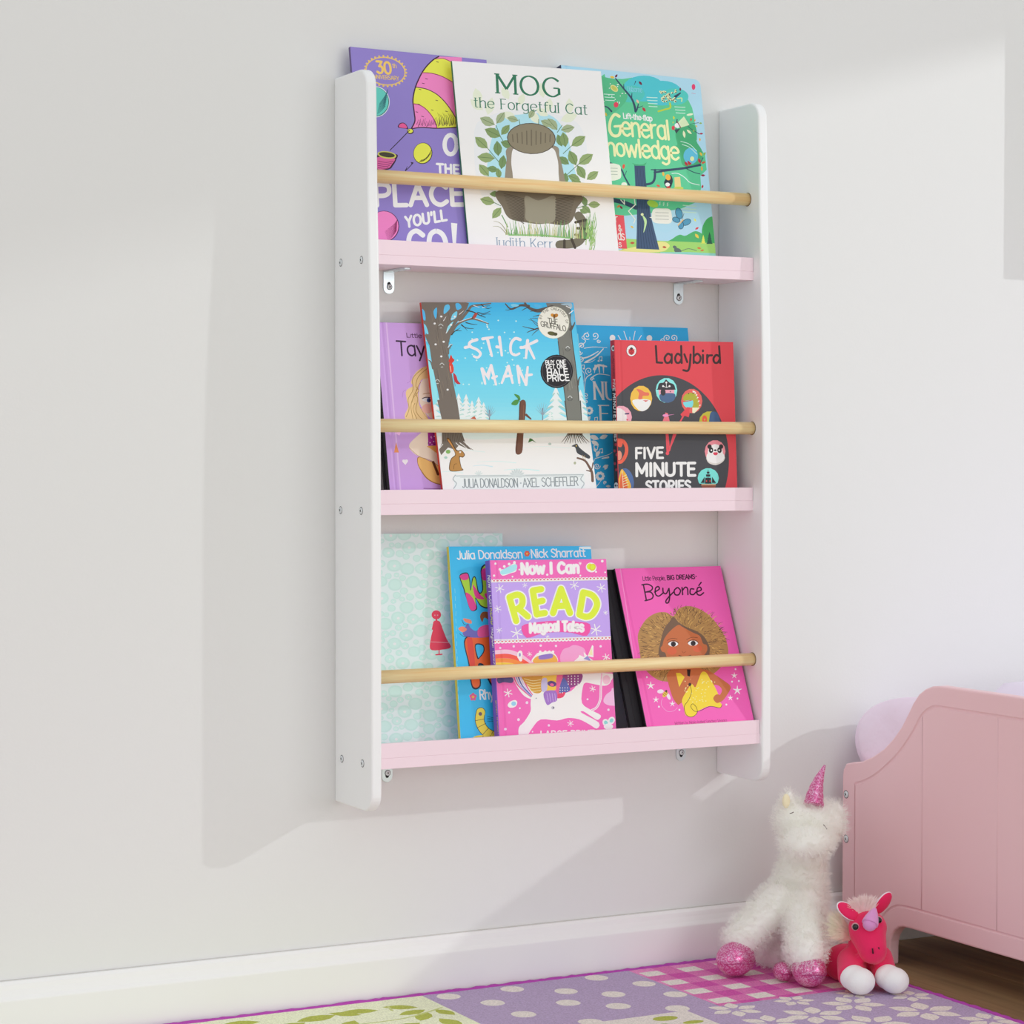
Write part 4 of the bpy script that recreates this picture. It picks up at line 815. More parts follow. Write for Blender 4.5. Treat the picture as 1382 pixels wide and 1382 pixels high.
def art_clock(c):
    c.T(820, 455, 7.678)
    cx, cy, rx, ry = 560, 1270, 698, 876
    c.poly([(cx + rx * math.cos(i * .0654), cy + ry * math.sin(i * .0654)) for i in range(96)], '45454a')
    c.ell(247, 140, 54, 62, '2a2426'); c.ell(247, 140, 50, 58, 'f0edec'); c.ell(247, 148, 30, 36, 'c8323c'); c.ell(247, 118, 14, 12, '3a2a2c')
    c.line([(247, 115), (247, 184)], 4, '3a2a2c')
    for (x, y) in ((232, 140), (262, 140), (234, 162), (260, 162)): c.ell(x, y, 5, 6, '3a2a2c', n=8)
    for s in (-1, 1):
        for j in range(3): c.line([(247 + s * 26, 132 + j * 16), (247 + s * 38, 126 + j * 18)], 4, 'c8323c')
    K = '3b2a2c'
    for p in ([(500, 92), (510, 262), (565, 266)], [(660, 190), (625, 172), (592, 215), (605, 262), (640, 262), (664, 225)], [(664, 178), (664, 268)], [(762, 195), (725, 172), (700, 215), (712, 262), (745, 262), (766, 225)], [(762, 92), (768, 268)], [(796, 178), (825, 258)], [(860, 180), (850, 300), (830, 348), (785, 342)], [(892, 98), (892, 268)], [(894, 200), (930, 172), (962, 205), (955, 252), (925, 268), (894, 248)], [(988, 185), (988, 268)], [(988, 138), (988, 146)], [(1032, 185), (1032, 268)], [(1032, 215), (1050, 190), (1082, 188)], [(1158, 200), (1125, 185), (1098, 222), (1108, 262), (1140, 264), (1162, 230)], [(1156, 95), (1166, 268)]): c.line(p, 22, K, len(p) > 3)
    def disc(x, y, rx, ry, h, n=14): c.ell(x, y, rx, ry, h, 0, n)
    disc(348, 636, 114, 134, 'e3b64c'); c.poly([(262, 652), (438, 652), (425, 730), (360, 768), (300, 735)], 'ecebe8', True); c.poly([(300, 540), (345, 545), (385, 570), (425, 575), (425, 605), (365, 610), (360, 640), (318, 640), (325, 580)], 'd9705a', True); c.poly([(365, 655), (425, 655), (395, 670)], 'cf4a45')
    disc(610, 552, 112, 130, '86dcd9'); c.ell(610, 560, 82, 100, 'f0a0b2'); c.poly([(548, 590), (690, 585), (690, 650), (620, 680), (550, 655)], '4a6488', True); c.poly([(520, 530), (535, 480), (580, 470), (605, 440), (640, 470), (685, 490), (700, 530), (690, 545), (520, 545)], '38363c', True); c.ell(575, 570, 26, 36, '38363c')
    for (x, y) in ((608, 470), (575, 508), (642, 508)): c.ell(x, y, 10, 10, 'eceaea')
    c.line([(608, 470), (610, 522), (585, 512)], 5, 'eceaea'); c.line([(612, 522), (635, 512)], 5, 'eceaea'); c.ell(650, 565, 6, 6, '38363c')
    disc(872, 662, 110, 128, 'd9615c'); c.poly([(785, 655), (800, 600), (860, 575), (920, 600), (945, 680), (935, 740), (880, 750), (875, 670)], 'a8a83a', True); c.poly([(785, 670), (880, 655), (875, 725), (810, 725)], '79cfd9', True); c.line([(785, 670), (870, 655)], 8, 'c9443f'); c.poly([(878, 730), (955, 730), (900, 788), (878, 785)], 'e6e0c2')
    for (x, y) in ((840, 585), (885, 583)): c.ell(x, y, 6, 6, '38363c')
    for i in range(7): c.poly([(880 + i * 13, 552 + i * i * 4), (900 + i * 11, 562 + i * i * 4), (882 + i * 10, 575 + i * i * 4)], 'f0ebdc')
    disc(140, 830, 112, 120, 'f0a2b4'); c.ell(110, 835, 90, 100, 'dfd9da'); c.poly([(176, 790), (225, 785), (220, 800), (180, 802)], '3d3560'); c.poly([(190, 850), (215, 850), (205, 866)], 'cf3f55')
    disc(1055, 880, 108, 112, 'b8b03a'); c.poly([(1075, 775), (1140, 790), (1160, 900), (1060, 920), (1055, 840)], '3f5a80', True); c.ell(1005, 850, 26, 40, 'd9583f'); c.ell(1006, 855, 8, 10, 'b8b03a')
    R = 'e0525e'
    c.poly([(560, 900), (585, 830), (600, 780), (625, 790), (650, 900)], 'e87580'); c.ell(600, 812, 30, 14, 'f08fc0'); c.line([(610, 812), (690, 800)], 8, 'f08fc0', taper=(1, .2))
    c.line([(640, 1175), (690, 990), (800, 790)], 16, R); c.line([(640, 1175), (612, 900)], 16, R); c.poly([(755, 800), (830, 725), (850, 790), (840, 830), (800, 815), (775, 830)], 'd94a52'); c.poly([(820, 725), (860, 728), (838, 770)], 'd94a52')
    c.T(820, 560, 7.678)
    c.line([(620, 400), (610, 180)], 18, R); c.line([(620, 400), (705, 200)], 18, R); c.ell(620, 398, 18, 18, R)
    WH = 'efede8'
    c.text("FIVE", (282, 450), (585, 444), 106, WH, 25, up=(-.01, -1)); c.text("MINUTE", (284, 632), (920, 626), 128, WH, 29, up=(-.01, -1)); c.text("STORIES", (392, 790), (866, 784), 102, WH, 24, up=(-.01, -1))
    disc(1114, 378, 108, 118, 'e08a96'); c.poly([(1036, 420), (1200, 420), (1200, 480), (1120, 520), (1040, 490)], 'd0cdc8', True); c.ell(1116, 400, 80, 98, 'eeece6'); c.poly([(1040, 400), (1196, 400), (1196, 470), (1120, 500), (1040, 475)], 'eeece6', True)
    for s in (-1, 1): c.ell(1116 + s * 60, 328, 22, 24, '2b2a2c'); c.ell(1116 + s * 44, 365, 23, 30, '2b2a2c'); c.ell(1116 + s * 40, 366, 8, 9, 'e9e6df')
    c.ell(1116, 366, 14, 10, '2b2a2c'); c.poly([(1095, 390), (1140, 390), (1132, 415), (1105, 415)], 'd0435a', True)
    disc(1043, 655, 110, 105, '74d3cc')
    for q in ([(1028, 588), (1056, 588), (1056, 608), (1028, 608)], [(1020, 616), (1064, 616), (1064, 640), (1020, 640)], [(1012, 650), (1070, 650), (1078, 710), (1008, 710)], [(1005, 640), (1005, 705), (965, 705)], [(1082, 640), (1082, 705), (1125, 705)], [(955, 712), (1140, 712), (1125, 735), (970, 735)]): c.poly(q, '2b2a30')
    c.line([(1042, 570), (1042, 720)], 6, '2b2a30'); c.poly([(965, 725), (1125, 725), (1110, 760), (985, 760)], '8a4a38'); c.line([(975, 722), (1120, 722)], 8, 'e6c9a0')
    for (x, y) in ((1025, 685), (1062, 685)): c.ell(x, y, 6, 9, 'cf4a45')
    c.line([(105, 260), (160, 270), (195, 330), (190, 410), (150, 480), (100, 490)], 34, 'e0604a', True); c.ell(120, 420, 28, 50, 'd98f7a'); c.ell(128, 300, 30, 34, 'e0604a')
    c.ell(195, 680, 75, 130, '4f6a9c', -12); c.poly([(150, 560), (205, 640), (240, 760), (110, 770), (120, 640)], 'e3ae3f', True); c.poly([(150, 600), (185, 670), (205, 760), (130, 760), (130, 670)], 'd9643f', True); c.line([(150, 580), (165, 760)], 6, 'f0e2c0')
    for i in range(5): c.line([(160, 640 + i * 26), (195 + i * 6, 620 + i * 26)], 5, 'f0e2c0')
def sp_clock(c):
    c.T(770, 430, 5.88)
    c.poly([(320, 560), (380, 540), (400, 1400), (330, 1400)], '2a2a30'); c.ell(338, 236, 15, 26, '2a2426'); c.ell(338, 236, 13, 23, 'f0edec'); c.ell(338, 236, 7, 14, '3a2a2c')
    c.text("FIVE", (338, 480), (336, 575), 20, 'efede8', 4.5, up=(1, .02)); c.text("MINUTE", (336, 590), (345, 790), 23, 'efede8', 6, up=(1, .02)); c.text("STORIES", (342, 800), (350, 975), 20, 'efede8', 5, up=(1, .02))
    c.text("LADYBIRD", (334, 290), (336, 470), 18, '7a2630', 4, up=(1, .02))
    for (x, y) in ((358, 1000), (350, 1050), (366, 1080), (352, 1150), (362, 1200)): c.ell(x, y, 9, 12, 'a83240')
    c.ell(362, 1330, 18, 30, 'e9e6df'); c.ell(356, 1325, 5, 8, '2b2a2c'); c.ell(370, 1325, 5, 8, '2b2a2c')
book('red hardback with a dark grey clock face of little pictures, middle shelf', 1, (829.7, 458.8), (989.4, 461.7), -0.0700, 0.0105, 'd2454f', low=(835.3, 659), spine='b9323e', back='d2454f', art=art_clock, spine_art=sp_clock, rough=0.36)

# ---- bottom shelf --------------------------------------------------------------------------------------------
def art_mint(c):
    c.T(510, 715, 9.527); rn = random.Random(11); done = []
    for tr in range(9000):
        x, y = -120 + rn.random() * 1800, 30 + rn.random() * 2800; r = (90, 78, 64, 52, 44, 36)[min(5, tr // 300 if tr < 1500 else 3 + tr // 2600)]
        if all((x - a) ** 2 + (y - b) ** 2 > ((r + q) * .93) ** 2 for a, b, q in done):
            done.append((x, y, r))
    for (x, y, r) in done:
        w = [1 + .10 * rn.random() for _ in range(8)]; q = r * .93
        c.poly([(x + q * w[i] * 1.06 * math.cos(i * .785), y + q * w[i] * .9 * math.sin(i * .785)) for i in range(8)], 'bddcd6', True, 3)
        c.poly([(x + q * .8 * math.cos(i * .785), y + q * .66 * w[i] * math.sin(i * .785)) for i in range(8)], 'c2e0da', True, 3)
        if rn.random() < .65: c.ell(x + 3, y + 4, r * .22, r * .2, 'dcecea', 0, 10)
    R = 'e0405a'
    c.T(440, 700, 3.453)
    c.ell(514, 448, 22, 21, R); c.line([(514, 465), (515, 482)], 8, R); c.poly([(503, 478), (528, 478), (540, 505), (562, 560), (582, 598), (545, 610), (488, 610), (488, 560), (500, 510)], R, True); c.line([(528, 482), (538, 505)], 6, R); c.line([(503, 482), (496, 515)], 6, R)
    c.line([(527, 608), (527, 630)], 5, R); c.line([(512, 634), (540, 632)], 6, R); c.line([(490, 574), (575, 578)], 2.5, 'f0a2b0'); c.ell(507, 450, 3, 3, 'f0a2b0', n=8); c.ell(520, 450, 3, 3, 'f0a2b0', n=8)
book('pale mint book with small red doll figure, left end of the bottom shelf', 2, (497.5, 720.4), (678, 719.7), -0.0080, 0.005, 'd3e6e4', k=0.10, hard=False, spine='c9dedb', back='d3e6e4', art=art_mint)

def art_rhyme(c):
    c.T(595, 730, 5.11)
    c.text("Julia Donaldson", (112, 126), (566, 118), 56, 'e6f3f8', 8, jig=.25); c.text("Nick Sharratt", (622, 116), (1000, 108), 56, 'e6f3f8', 8, jig=.25)
    for i in range(6): c.ell(594 + 11 * math.cos(i * 1.047), 88 + 12 * math.sin(i * 1.047), 9, 9, 'd9583f')
    c.ell(594, 88, 7, 7, 'e8b04a')
    K = '1f2a3a'
    c.poly([(128, 240), (180, 218), (200, 260), (208, 330), (215, 260), (240, 250), (262, 350), (285, 330), (275, 190), (330, 180), (340, 440), (280, 455), (240, 400), (250, 470), (205, 478), (170, 380), (155, 330)], K, True)
    c.poly([(135, 245), (178, 226), (194, 262), (205, 345), (222, 262), (238, 262), (258, 362), (292, 335), (283, 198), (330, 190), (336, 432), (282, 446), (238, 390), (243, 462), (208, 470), (176, 380), (162, 330)], 'a5cf3c', True)
    for q in ([(132, 240), (180, 225), (190, 262), (150, 270)], [(170, 360), (215, 385), (245, 460), (205, 475)], [(220, 300), (262, 360), (300, 400), (240, 390)], [(282, 200), (330, 190), (330, 260), (290, 270)], [(300, 370), (336, 360), (336, 420)]): c.poly(q, 'd93f8c', True)
    c.poly([(165, 670), (330, 650), (420, 700), (430, 780), (400, 840), (440, 1010), (350, 1000), (290, 880), (265, 870), (275, 1000), (215, 1012), (190, 850)], K, True); c.poly([(172, 676), (325, 660), (412, 705), (420, 778), (380, 850), (430, 1000), (350, 985), (300, 860), (255, 855), (268, 990), (220, 1000), (198, 850)], 'e0622f', True)
    c.poly([(235, 715), (290, 715), (300, 760), (270, 805), (250, 810)], K, True); c.poly([(240, 722), (286, 722), (293, 760), (268, 798), (256, 800)], '3fb4e4', True); c.poly([(180, 680), (215, 672), (235, 860), (210, 900)], 'd9473a', True)
    c.poly([(150, 640), (185, 570), (205, 600), (240, 620), (280, 600), (330, 610), (330, 660), (200, 665)], '6a63b0', True); c.poly([(262, 600), (330, 580), (335, 650), (260, 660)], 'd9558f', True)
    c.poly([(120, 605), (150, 590), (180, 610), (150, 630)], 'e0806a', True); c.poly([(155, 535), (205, 545), (210, 570), (170, 560)], 'e0806a', True)
    c.poly([(270, 520), (290, 490), (330, 495), (330, 540), (300, 530), (285, 560)], '8a5230', True); c.line([(145, 545), (160, 575), (185, 578)], 3, K, True); c.line([(130, 640), (160, 660), (200, 660)], 3, K, True)
    for i in range(5): c.ell(222 + 15 * math.cos(i * 1.257 - 1.57), 1076 + 16 * math.sin(i * 1.257 - 1.57), 11, 12, 'cf5a8a')
    c.ell(222, 1076, 9, 9, 'e8b04a'); c.text("Rhymes", (268, 1092), (480, 1090), 64, 'e6f3f8', 9, jig=.2)
    c.line([(275, 1180), (268, 1240), (295, 1300), (350, 1340), (420, 1350)], 66, K, True); c.line([(275, 1180), (268, 1240), (295, 1300), (350, 1340), (420, 1350)], 58, 'e3cf4a', True); c.ell(275, 1185, 30, 34, 'e3cf4a'); c.ell(272, 1193, 12, 13, '6a5a6a')
    for p in ([(240, 1240), (298, 1228)], [(250, 1290), (310, 1258)], [(290, 1335), (330, 1290)], [(335, 1370), (360, 1310)]): c.line(p, 3, K)
    c.poly([(230, 1350), (300, 1338), (420, 1340), (420, 1390), (230, 1385)], 'e3cf4a', True); c.line([(290, 1345), (295, 1380)], 3, K); c.line([(340, 1340), (345, 1380)], 3, K)
    for i in range(4): c.line([(320, 1210 + i * 12), (360, 1220 + i * 8)], 2.5, K)
    for i in range(20): c.line([(96 + i * 1.6 + 3 * (i % 2), 330 + i * 52), (98 + i * 1.6, 360 + i * 52)], 3, '7fcdf0')
    c.poly([(960, 40), (1100, 40), (1100, 52), (980, 56)], 'd3ecf6', True)
book('turquoise paperback with multicoloured capital letters, between mint and pink books', 2, (605.6, 737.6), (797.3, 736.9), -0.0260, 0.006, '36b2e6', low=(621.6, 995.4), hard=False, spine='c9b83f', back='36b2e6', art=art_rhyme, rough=0.3)

def art_unicorn(c):
    c.T(650, 745, 7.678)
    c.poly([(-20, 312), (1400, 282), (1420, 892), (-20, 940)], 'b79be6')
    for i in range(34):
        x = 92 + i * 37; y = 302 - i * .85; c.ell(x, y - 3, 20, 16, 'f0e6ea', 0, 12); c.ell(x, y - 4, 11, 9, 'cf6a7a', 0, 8)
        x = 140 + i * 37; y = 925 - i * 1.25; c.ell(x, y + 8, 20, 18, 'f0e6ea', 0, 12); c.ell(x, y + 4, 11, 8, 'cf6a7a', 0, 8)
    c.line([(80, 312), (1400, 284)], 9, 'f0e0d8'); c.line([(120, 912), (1400, 876)], 9, 'f0e0d8')
    WH = 'f2f0f2'; LM = 'cfe03a'
    c.text("Now I Can", (405, 226), (1015, 212), 105, WH, 27, up=(-.04, -1), outline=('f7bcd8', 36))
    c.poly([(190, 190), (250, 170), (345, 115), (360, 195), (300, 220), (215, 245)], WH, True); c.poly([(200, 195), (350, 125), (352, 190), (220, 235)], '9fd8e8', True)
    for (x, y) in ((190, 180), (235, 150), (285, 125), (340, 108)): c.ell(x, y, 14, 14, WH)
    c.ell(1135, 160, 56, 50, WH, 20); c.ell(1120, 150, 30, 32, LM, 20); c.ell(1150, 158, 32, 38, 'd9b93a', 25); c.ell(1150, 155, 24, 28, LM, 25)
    for (x, y, r) in ((145, 120, 12), (130, 245, 12), (320, 255, 9), (390, 182, 9), (680, 235, 12), (1022, 245, 10), (1185, 205, 10), (1250, 95, 14), (1280, 210, 9), (565, 110, 6)): c.ell(x, y, r, r, WH, n=10)
    for (x, y, r) in ((188, 378, 45), (448, 345, 26), (960, 345, 45), (1240, 372, 45), (168, 590, 36), (185, 810, 30), (362, 840, 58), (1182, 805, 58), (683, 878, 18), (1285, 628, 24), (1020, 118, 16)): c.star(x, y, r, WH, 6, max(5, r * .17))
    RD = [[(288, 470), (358, 715)], [(288, 468), (370, 442), (418, 470), (420, 540), (380, 585), (322, 598)], [(385, 588), (478, 668)], [(530, 400), (572, 648)], [(532, 398), (618, 385)], [(555, 522), (632, 505)], [(572, 645), (655, 632)], [(740, 632), (822, 382), (915, 632)], [(782, 560), (878, 556)], [(1052, 418), (1012, 650)], [(1052, 418), (1150, 452), (1196, 540), (1150, 642), (1085, 672), (1012, 650)]]
    for p in RD: c.line(p, 92, WH, len(p) > 3)
    for p in RD: c.line(p, 66, LM, len(p) > 3)
    c.poly([(415, 770), (560, 730), (760, 712), (960, 720), (1122, 748), (1090, 868), (940, 838), (780, 830), (620, 845), (465, 888)], 'e8519f', True, 3)
    c.text("Magical Tales", (495, 838), (1058, 822), 92, WH, 24, up=(-.03, -1), arch=1.2, outline=('f6b8d8', 34))
    c.T(650, 850, 7.274)
    for i, h in enumerate(('f0b9cf', 'e2584a', 'e8893f', 'e9c64a')): c.line([(130, 222 + i * 40), (260, 215 + i * 42), (380, 255 + i * 40), (480, 330 + i * 30)], 40, h, True)
    c.poly([(800, 330), (770, 270), (800, 195), (860, 170), (900, 150), (960, 160), (1010, 190), (1020, 260), (960, 330)], 'f59ac8', True); c.poly([(1195, 700), (1220, 640), (1270, 600), (1290, 570), (1400, 570), (1400, 740), (1290, 745), (1230, 735)], 'f5b3d6', True)
    c.ell(375, 245, 26, 42, WH, 10); c.ell(380, 285, 18, 26, WH, -20); c.ell(375, 245, 10, 18, '8f8ac0')
    c.poly([(500, 320), (530, 245), (580, 220), (700, 220), (740, 320)], WH, True); c.poly([(515, 325), (545, 260), (700, 240), (735, 325)], 'dca84a', True); c.poly([(560, 260), (600, 245), (690, 235), (690, 275), (575, 292)], '8a72c0', True)
    for x in (575, 625, 665, 700): c.ell(x, 216, 13, 13, WH)
    U = 'e9e7ea'
    c.poly([(1085, 150), (1098, 160), (1098, 270), (1040, 260)], WH); c.poly([(1080, 170), (1090, 250), (1050, 245)], 'e6dcb0'); c.poly([(905, 310), (950, 270), (960, 245), (1010, 270), (1000, 215), (1050, 270), (1110, 310)], WH); c.poly([(1000, 285), (1040, 255), (1080, 310)], '8a8ac8')
    c.poly([(300, 440), (350, 560), (420, 650), (500, 680), (540, 640), (430, 520), (370, 440)], WH, True)
    for i, h in enumerate(('d9508f', 'a9a2d6', '5a5fa8', 'c9c3e6', 'd9508f')): c.line([(312 + i * 22, 450), (360 + i * 20, 550), (500, 672 - i * 8)], 16, h, True, taper=(1, .5))
    c.poly([(160, 470), (300, 470), (300, 520), (220, 515), (165, 525)], '4f4a80', True)
    body = [(480, 720), (500, 640), (600, 600), (760, 620), (880, 600), (960, 500), (980, 430), (1280, 430), (1270, 500), (1230, 545), (1150, 540), (1080, 525), (1015, 520), (990, 580), (985, 720), (1080, 790), (1170, 840), (1140, 885), (1080, 850), (1000, 800), (980, 815), (1150, 910), (1130, 970), (1060, 930), (960, 880), (850, 865), (740, 890), (580, 880), (500, 960), (430, 1060), (370, 1050), (365, 960), (420, 900), (480, 800)]
    c.poly(body, WH, True, 3); c.poly([(x + (700 - x) * .012, y + (700 - y) * .012) for x, y in body], U, True, 3)
    c.line([(1180, 430), (1170, 560), (1165, 680), (1130, 760), (1080, 790)], 22, WH, True); c.line([(1180, 430), (1170, 560), (1165, 680), (1130, 760), (1080, 790)], 10, 'f3a5cc', True); c.ell(1225, 490, 45, 52, WH); c.ell(1225, 490, 38, 45, 'e6b9cc')
    for q, h in (([(390, 440), (600, 440), (590, 600), (520, 620), (460, 560)], 'c9973a'), ([(600, 450), (740, 440), (735, 580), (620, 590)], 'e2c04a'), ([(740, 440), (830, 440), (800, 560), (740, 650)], 'd9608f'), ([(800, 440), (980, 430), (970, 520), (900, 560), (840, 560)], '8a3f80'), ([(800, 470), (860, 560), (860, 600), (760, 630)], '5a62a8'), ([(590, 490), (640, 480), (640, 590), (590, 600)], 'b9b5d9'), ([(735, 640), (820, 610), (800, 660), (745, 672)], 'd9456a')): c.poly(q, h, True)
    for i in range(5): c.line([(420 + i * 14, 480 + i * 26), (500, 500 + i * 26), (580, 490 + i * 26)], 5, 'f0dfa8', True)
    for i in range(16): c.ell(850 + (i % 4) * 32, 455 + (i // 4) * 26, 5, 7, WH, n=8)
    for i in range(10): c.ell(770 + (i % 4) * 24, 570 + (i // 4) * 24, 4, 6, WH, n=8)
    c.poly([(610, 615), (725, 600), (740, 690), (690, 715), (640, 735)], '9a6fc0', True); c.ell(690, 530, 45, 28, '5a4080', 10); c.ell(690, 540, 20, 14, 'd9608f', 10)
    for i in range(4): c.line([(640 + i * 26, 625), (655 + i * 24, 705)], 5, 'c3a5dc')
    c.ell(700, 765, 16, 16, 'b9b6c4'); c.ell(706, 765, 6, 8, '4a4a58'); c.ell(535, 672, 6, 6, '8a8a9a')
    for (x, y, r) in ((470, 240, 24), (1222, 270, 36), (260, 620, 40), (1090, 580, 30), (872, 920, 30)): c.star(x, y, r, WH, 6, max(5, r * .2))
    for (x, y, r) in ((185, 178, 11), (580, 155, 12), (315, 162, 12), (730, 158, 12), (1168, 162, 12), (270, 812, 11), (362, 882, 14), (445, 715, 14), (660, 938, 12), (235, 975, 13), (500, 1000, 8), (1245, 785, 12), (375, 770, 9), (1040, 682, 10), (395, 160, 6)): c.ell(x, y, r, r, 'f6cfe2', n=10)
    c.poly([(255, 740), (280, 705), (330, 690), (350, 715), (330, 755), (280, 765)], WH, True); c.ell(315, 725, 24, 22, '8fc3e0')
    for (x, y, r) in ((1220, 912, -30), (1275, 890, 30)): c.ell(x, y, 32, 38, WH, r); c.ell(x, y, 18, 22, '86d0cc', r)
    c.ell(1245, 950, 46, 30, WH); c.text("LARGE PRINT", (575, 1062), (1110, 1052), 66, WH, 14, up=(-.02, -1))
def sp_unicorn(c):
    c.T(595, 730, 5.11)
    c.text("Now I Can", (322, 235), (338, 455), 22, 'efeaf6', 5, up=(1, -.02)); c.text("READ", (340, 462), (348, 580), 22, 'd3c94a', 6, up=(1, -.02)); c.text("Magical Tales", (346, 596), (366, 850), 22, 'efeaf6', 5, up=(1, -.02)); c.text("Brown Watson", (376, 1100), (394, 1330), 18, 'c9a86a', 4, up=(1, -.02))
book('pink and violet hardback with lime READ lettering and leaping unicorn, bottom shelf', 2, (661.4, 756.2), (818, 754.4), -0.0560, 0.0125, 'ee66b0', low=(674.1, 993), spine='7a55b5', back='7a55b5', art=art_unicorn, spine_art=sp_unicorn, rough=0.34)

def art_cloth(c):
    c.T(810, 890, 13.82); c.line([(360, 430), (560, 1290)], 26, '2b282d', cap=False); c.line([(440, 1255), (450, 1225), (480, 1215), (470, 1250), (490, 1275)], 9, 'c9c6c2')
book('black clothbound hardback between the READ book and the pink one, bottom shelf', 2, (811, 769.0), (966, 766), -0.0095, 0.0065, '1f1c21', k=0.405, spine='1f1c21', art=art_cloth, rough=0.7)
def art_singer(c):
    c.T(830, 760, 8.129)
    c.line([(62, 60), (310, 1760)], 9, 'f28ac2', cap=False)
    K = '3a1030'
    c.text("Little People,", (305, 192), (555, 186), 46, '5a1c48', 6, jig=.3, up=(-.14, -1)); c.text("BIG DREAMS", (572, 184), (880, 172), 48, '4a163c', 10, up=(-.14, -1)); c.ell(888, 145, 7, 7, '4a163c')
    for p in ([(312, 240), (345, 410)], [(295, 238), (360, 232), (410, 262), (395, 300), (335, 318)], [(335, 318), (390, 318), (418, 355), (400, 392), (330, 412)], [(435, 318), (485, 285), (475, 258), (445, 275), (445, 340), (480, 362), (525, 330)], [(525, 275), (530, 320), (560, 335), (590, 280)], [(592, 278), (600, 360), (590, 425), (565, 438), (560, 410), (610, 350), (650, 310)], [(680, 270), (650, 300), (660, 345), (700, 345), (718, 300), (690, 268)], [(735, 268), (742, 345)], [(740, 300), (770, 265), (795, 280), (800, 345)], [(865, 285), (830, 285), (825, 335), (860, 345), (885, 320)], [(895, 315), (945, 295), (935, 265), (905, 275), (900, 335), (935, 352), (972, 325)], [(920, 245), (945, 212)]): c.line(p, 15, K, True)
    H = 'a8814e'
    c.poly([(640, 580), (560, 540), (460, 545), (360, 600), (290, 690), (250, 800), (270, 960), (300, 1120), (420, 1250), (560, 1300), (900, 1300), (1100, 1200), (1230, 1040), (1235, 900), (1180, 760), (1080, 620), (960, 520), (840, 475), (760, 475), (690, 510)], H, True)
    rn = random.Random(6)
    for i in range(700):
        a = rn.random() * 6.2832; r = .35 + .62 * rn.random() ** .6; x = 740 + 480 * r * math.cos(a); y = 880 + 395 * r * math.sin(a) - 30 * math.cos(a)
        if y < 480 + abs(x - 740) * .25: continue
        d = 20 + rn.random() * 40; ca, sa = math.cos(a + rn.random() - .5), math.sin(a + rn.random() - .5)
        c.line([(x, y), (x + d * .5 * ca - 6, y + d * .5 * sa), (x + d * ca, y + d * sa + 4)], 7, rn.choice(['6b4f38', '8a673f', 'c29a5a', 'd0a863', '7d5c3c', '5d4637']), taper=(1, .3), cap=False)
    c.poly([(640, 590), (600, 640), (540, 720), (500, 860), (480, 1000), (560, 1060), (960, 1080), (1040, 960), (1010, 860), (960, 790), (880, 740), (780, 700), (700, 650)], '6f5644', True)
    S = 'b9683f'
    c.poly([(690, 680), (600, 750), (540, 830), (520, 900), (500, 930), (515, 970), (550, 985), (580, 1060), (660, 1130), (780, 1150), (900, 1110), (970, 1020), (1010, 960), (1005, 900), (965, 880), (930, 800), (850, 760), (740, 700)], S, True)
    c.ell(625, 965, 52, 42, 'c9603f'); c.ell(905, 935, 50, 40, 'c9603f')
    for (x, y) in ((638, 888), (855, 880)):
        c.poly([(x - 55, y), (x - 25, y - 26), (x + 25, y - 26), (x + 55, y), (x + 25, y + 24), (x - 25, y + 24)], 'eeeae6', True); c.ell(x + 2, y, 28, 28, '2b2024'); c.line([(x - 58, y - 8), (x - 20, y - 34), (x + 30, y - 32), (x + 58, y - 8)], 6, '3a2018', True)
    c.line([(570, 850), (620, 826), (680, 832)], 5, '6b3a22', True); c.line([(785, 840), (840, 815), (905, 818)], 5, '6b3a22', True); c.line([(735, 965), (750, 985), (775, 972)], 5, '8f4a2c', True); c.line([(700, 1012), (760, 1028), (830, 1012)], 8, '4a2218', True)
    c.T(860, 880, 8.129)
    c.poly([(330, 240), (420, 180), (720, 190), (800, 215), (930, 300), (1020, 370), (1010, 430), (930, 540), (880, 520), (930, 420), (860, 360), (700, 420), (480, 560), (450, 580), (390, 500), (340, 340)], S, True)
    c.poly([(460, 180), (700, 180), (660, 330), (560, 380), (500, 300)], 'bd6c43', True)
    Y = 'e3c93a'
    c.poly([(425, 230), (470, 230), (520, 275), (460, 385)], Y); c.poly([(700, 230), (755, 225), (800, 300), (850, 380), (890, 470), (900, 540), (930, 580), (905, 612), (800, 592), (720, 620), (660, 655), (640, 695), (590, 712), (530, 690), (510, 610), (490, 530), (540, 430), (600, 350), (640, 385)], Y, True, 3)
    rn = random.Random(9)
    for i in range(46): c.ell(520 + rn.random() * 330, 300 + rn.random() * 250, 6, 6, 'f2e6a0', n=8) if True else 0
    c.poly([(640, 385), (600, 350), (560, 330), (620, 260), (700, 230)], S); c.poly([(835, 500), (870, 465), (920, 480), (930, 530), (880, 560), (845, 535)], S, True)
    c.line([(575, 355), (595, 440), (560, 530), (515, 600), (540, 690), (600, 712), (655, 670), (650, 610), (610, 568), (588, 600), (630, 650), (700, 640), (800, 596), (905, 612), (930, 580)], 5, '3a2a1a', True); c.ell(577, 356, 16, 18, '3a2a22'); c.poly([(545, 190), (585, 190), (578, 270), (550, 262)], '2a2024')
    for (x, y, r) in ((148, 368, 44), (205, 522, 34), (385, 568, 32), (1098, 420, 50), (1065, 258, 34), (1022, 502, 30)): c.star(x, y, r, 'f4e6f2', 5, r * .3)
    for (x, y) in ((106, 275), (238, 600), (463, 634), (1078, 188), (1040, 325), (1115, 318), (1100, 510), (978, 577)): c.ell(x, y, 10, 11, 'f4d9ea', n=10)
    c.ell(255, 432, 36, 22, 'f2d3ea', -5); c.ell(342, 485, 18, 42, 'f2d3ea', -25); c.ell(305, 462, 24, 38, 'd9b94a', 35); c.ell(318, 428, 12, 12, '4a3a2a')
    for i in range(3): c.line([(280 + i * 14, 462 - i * 14), (305 + i * 14, 482 - i * 14)], 5, '4a3a2a')
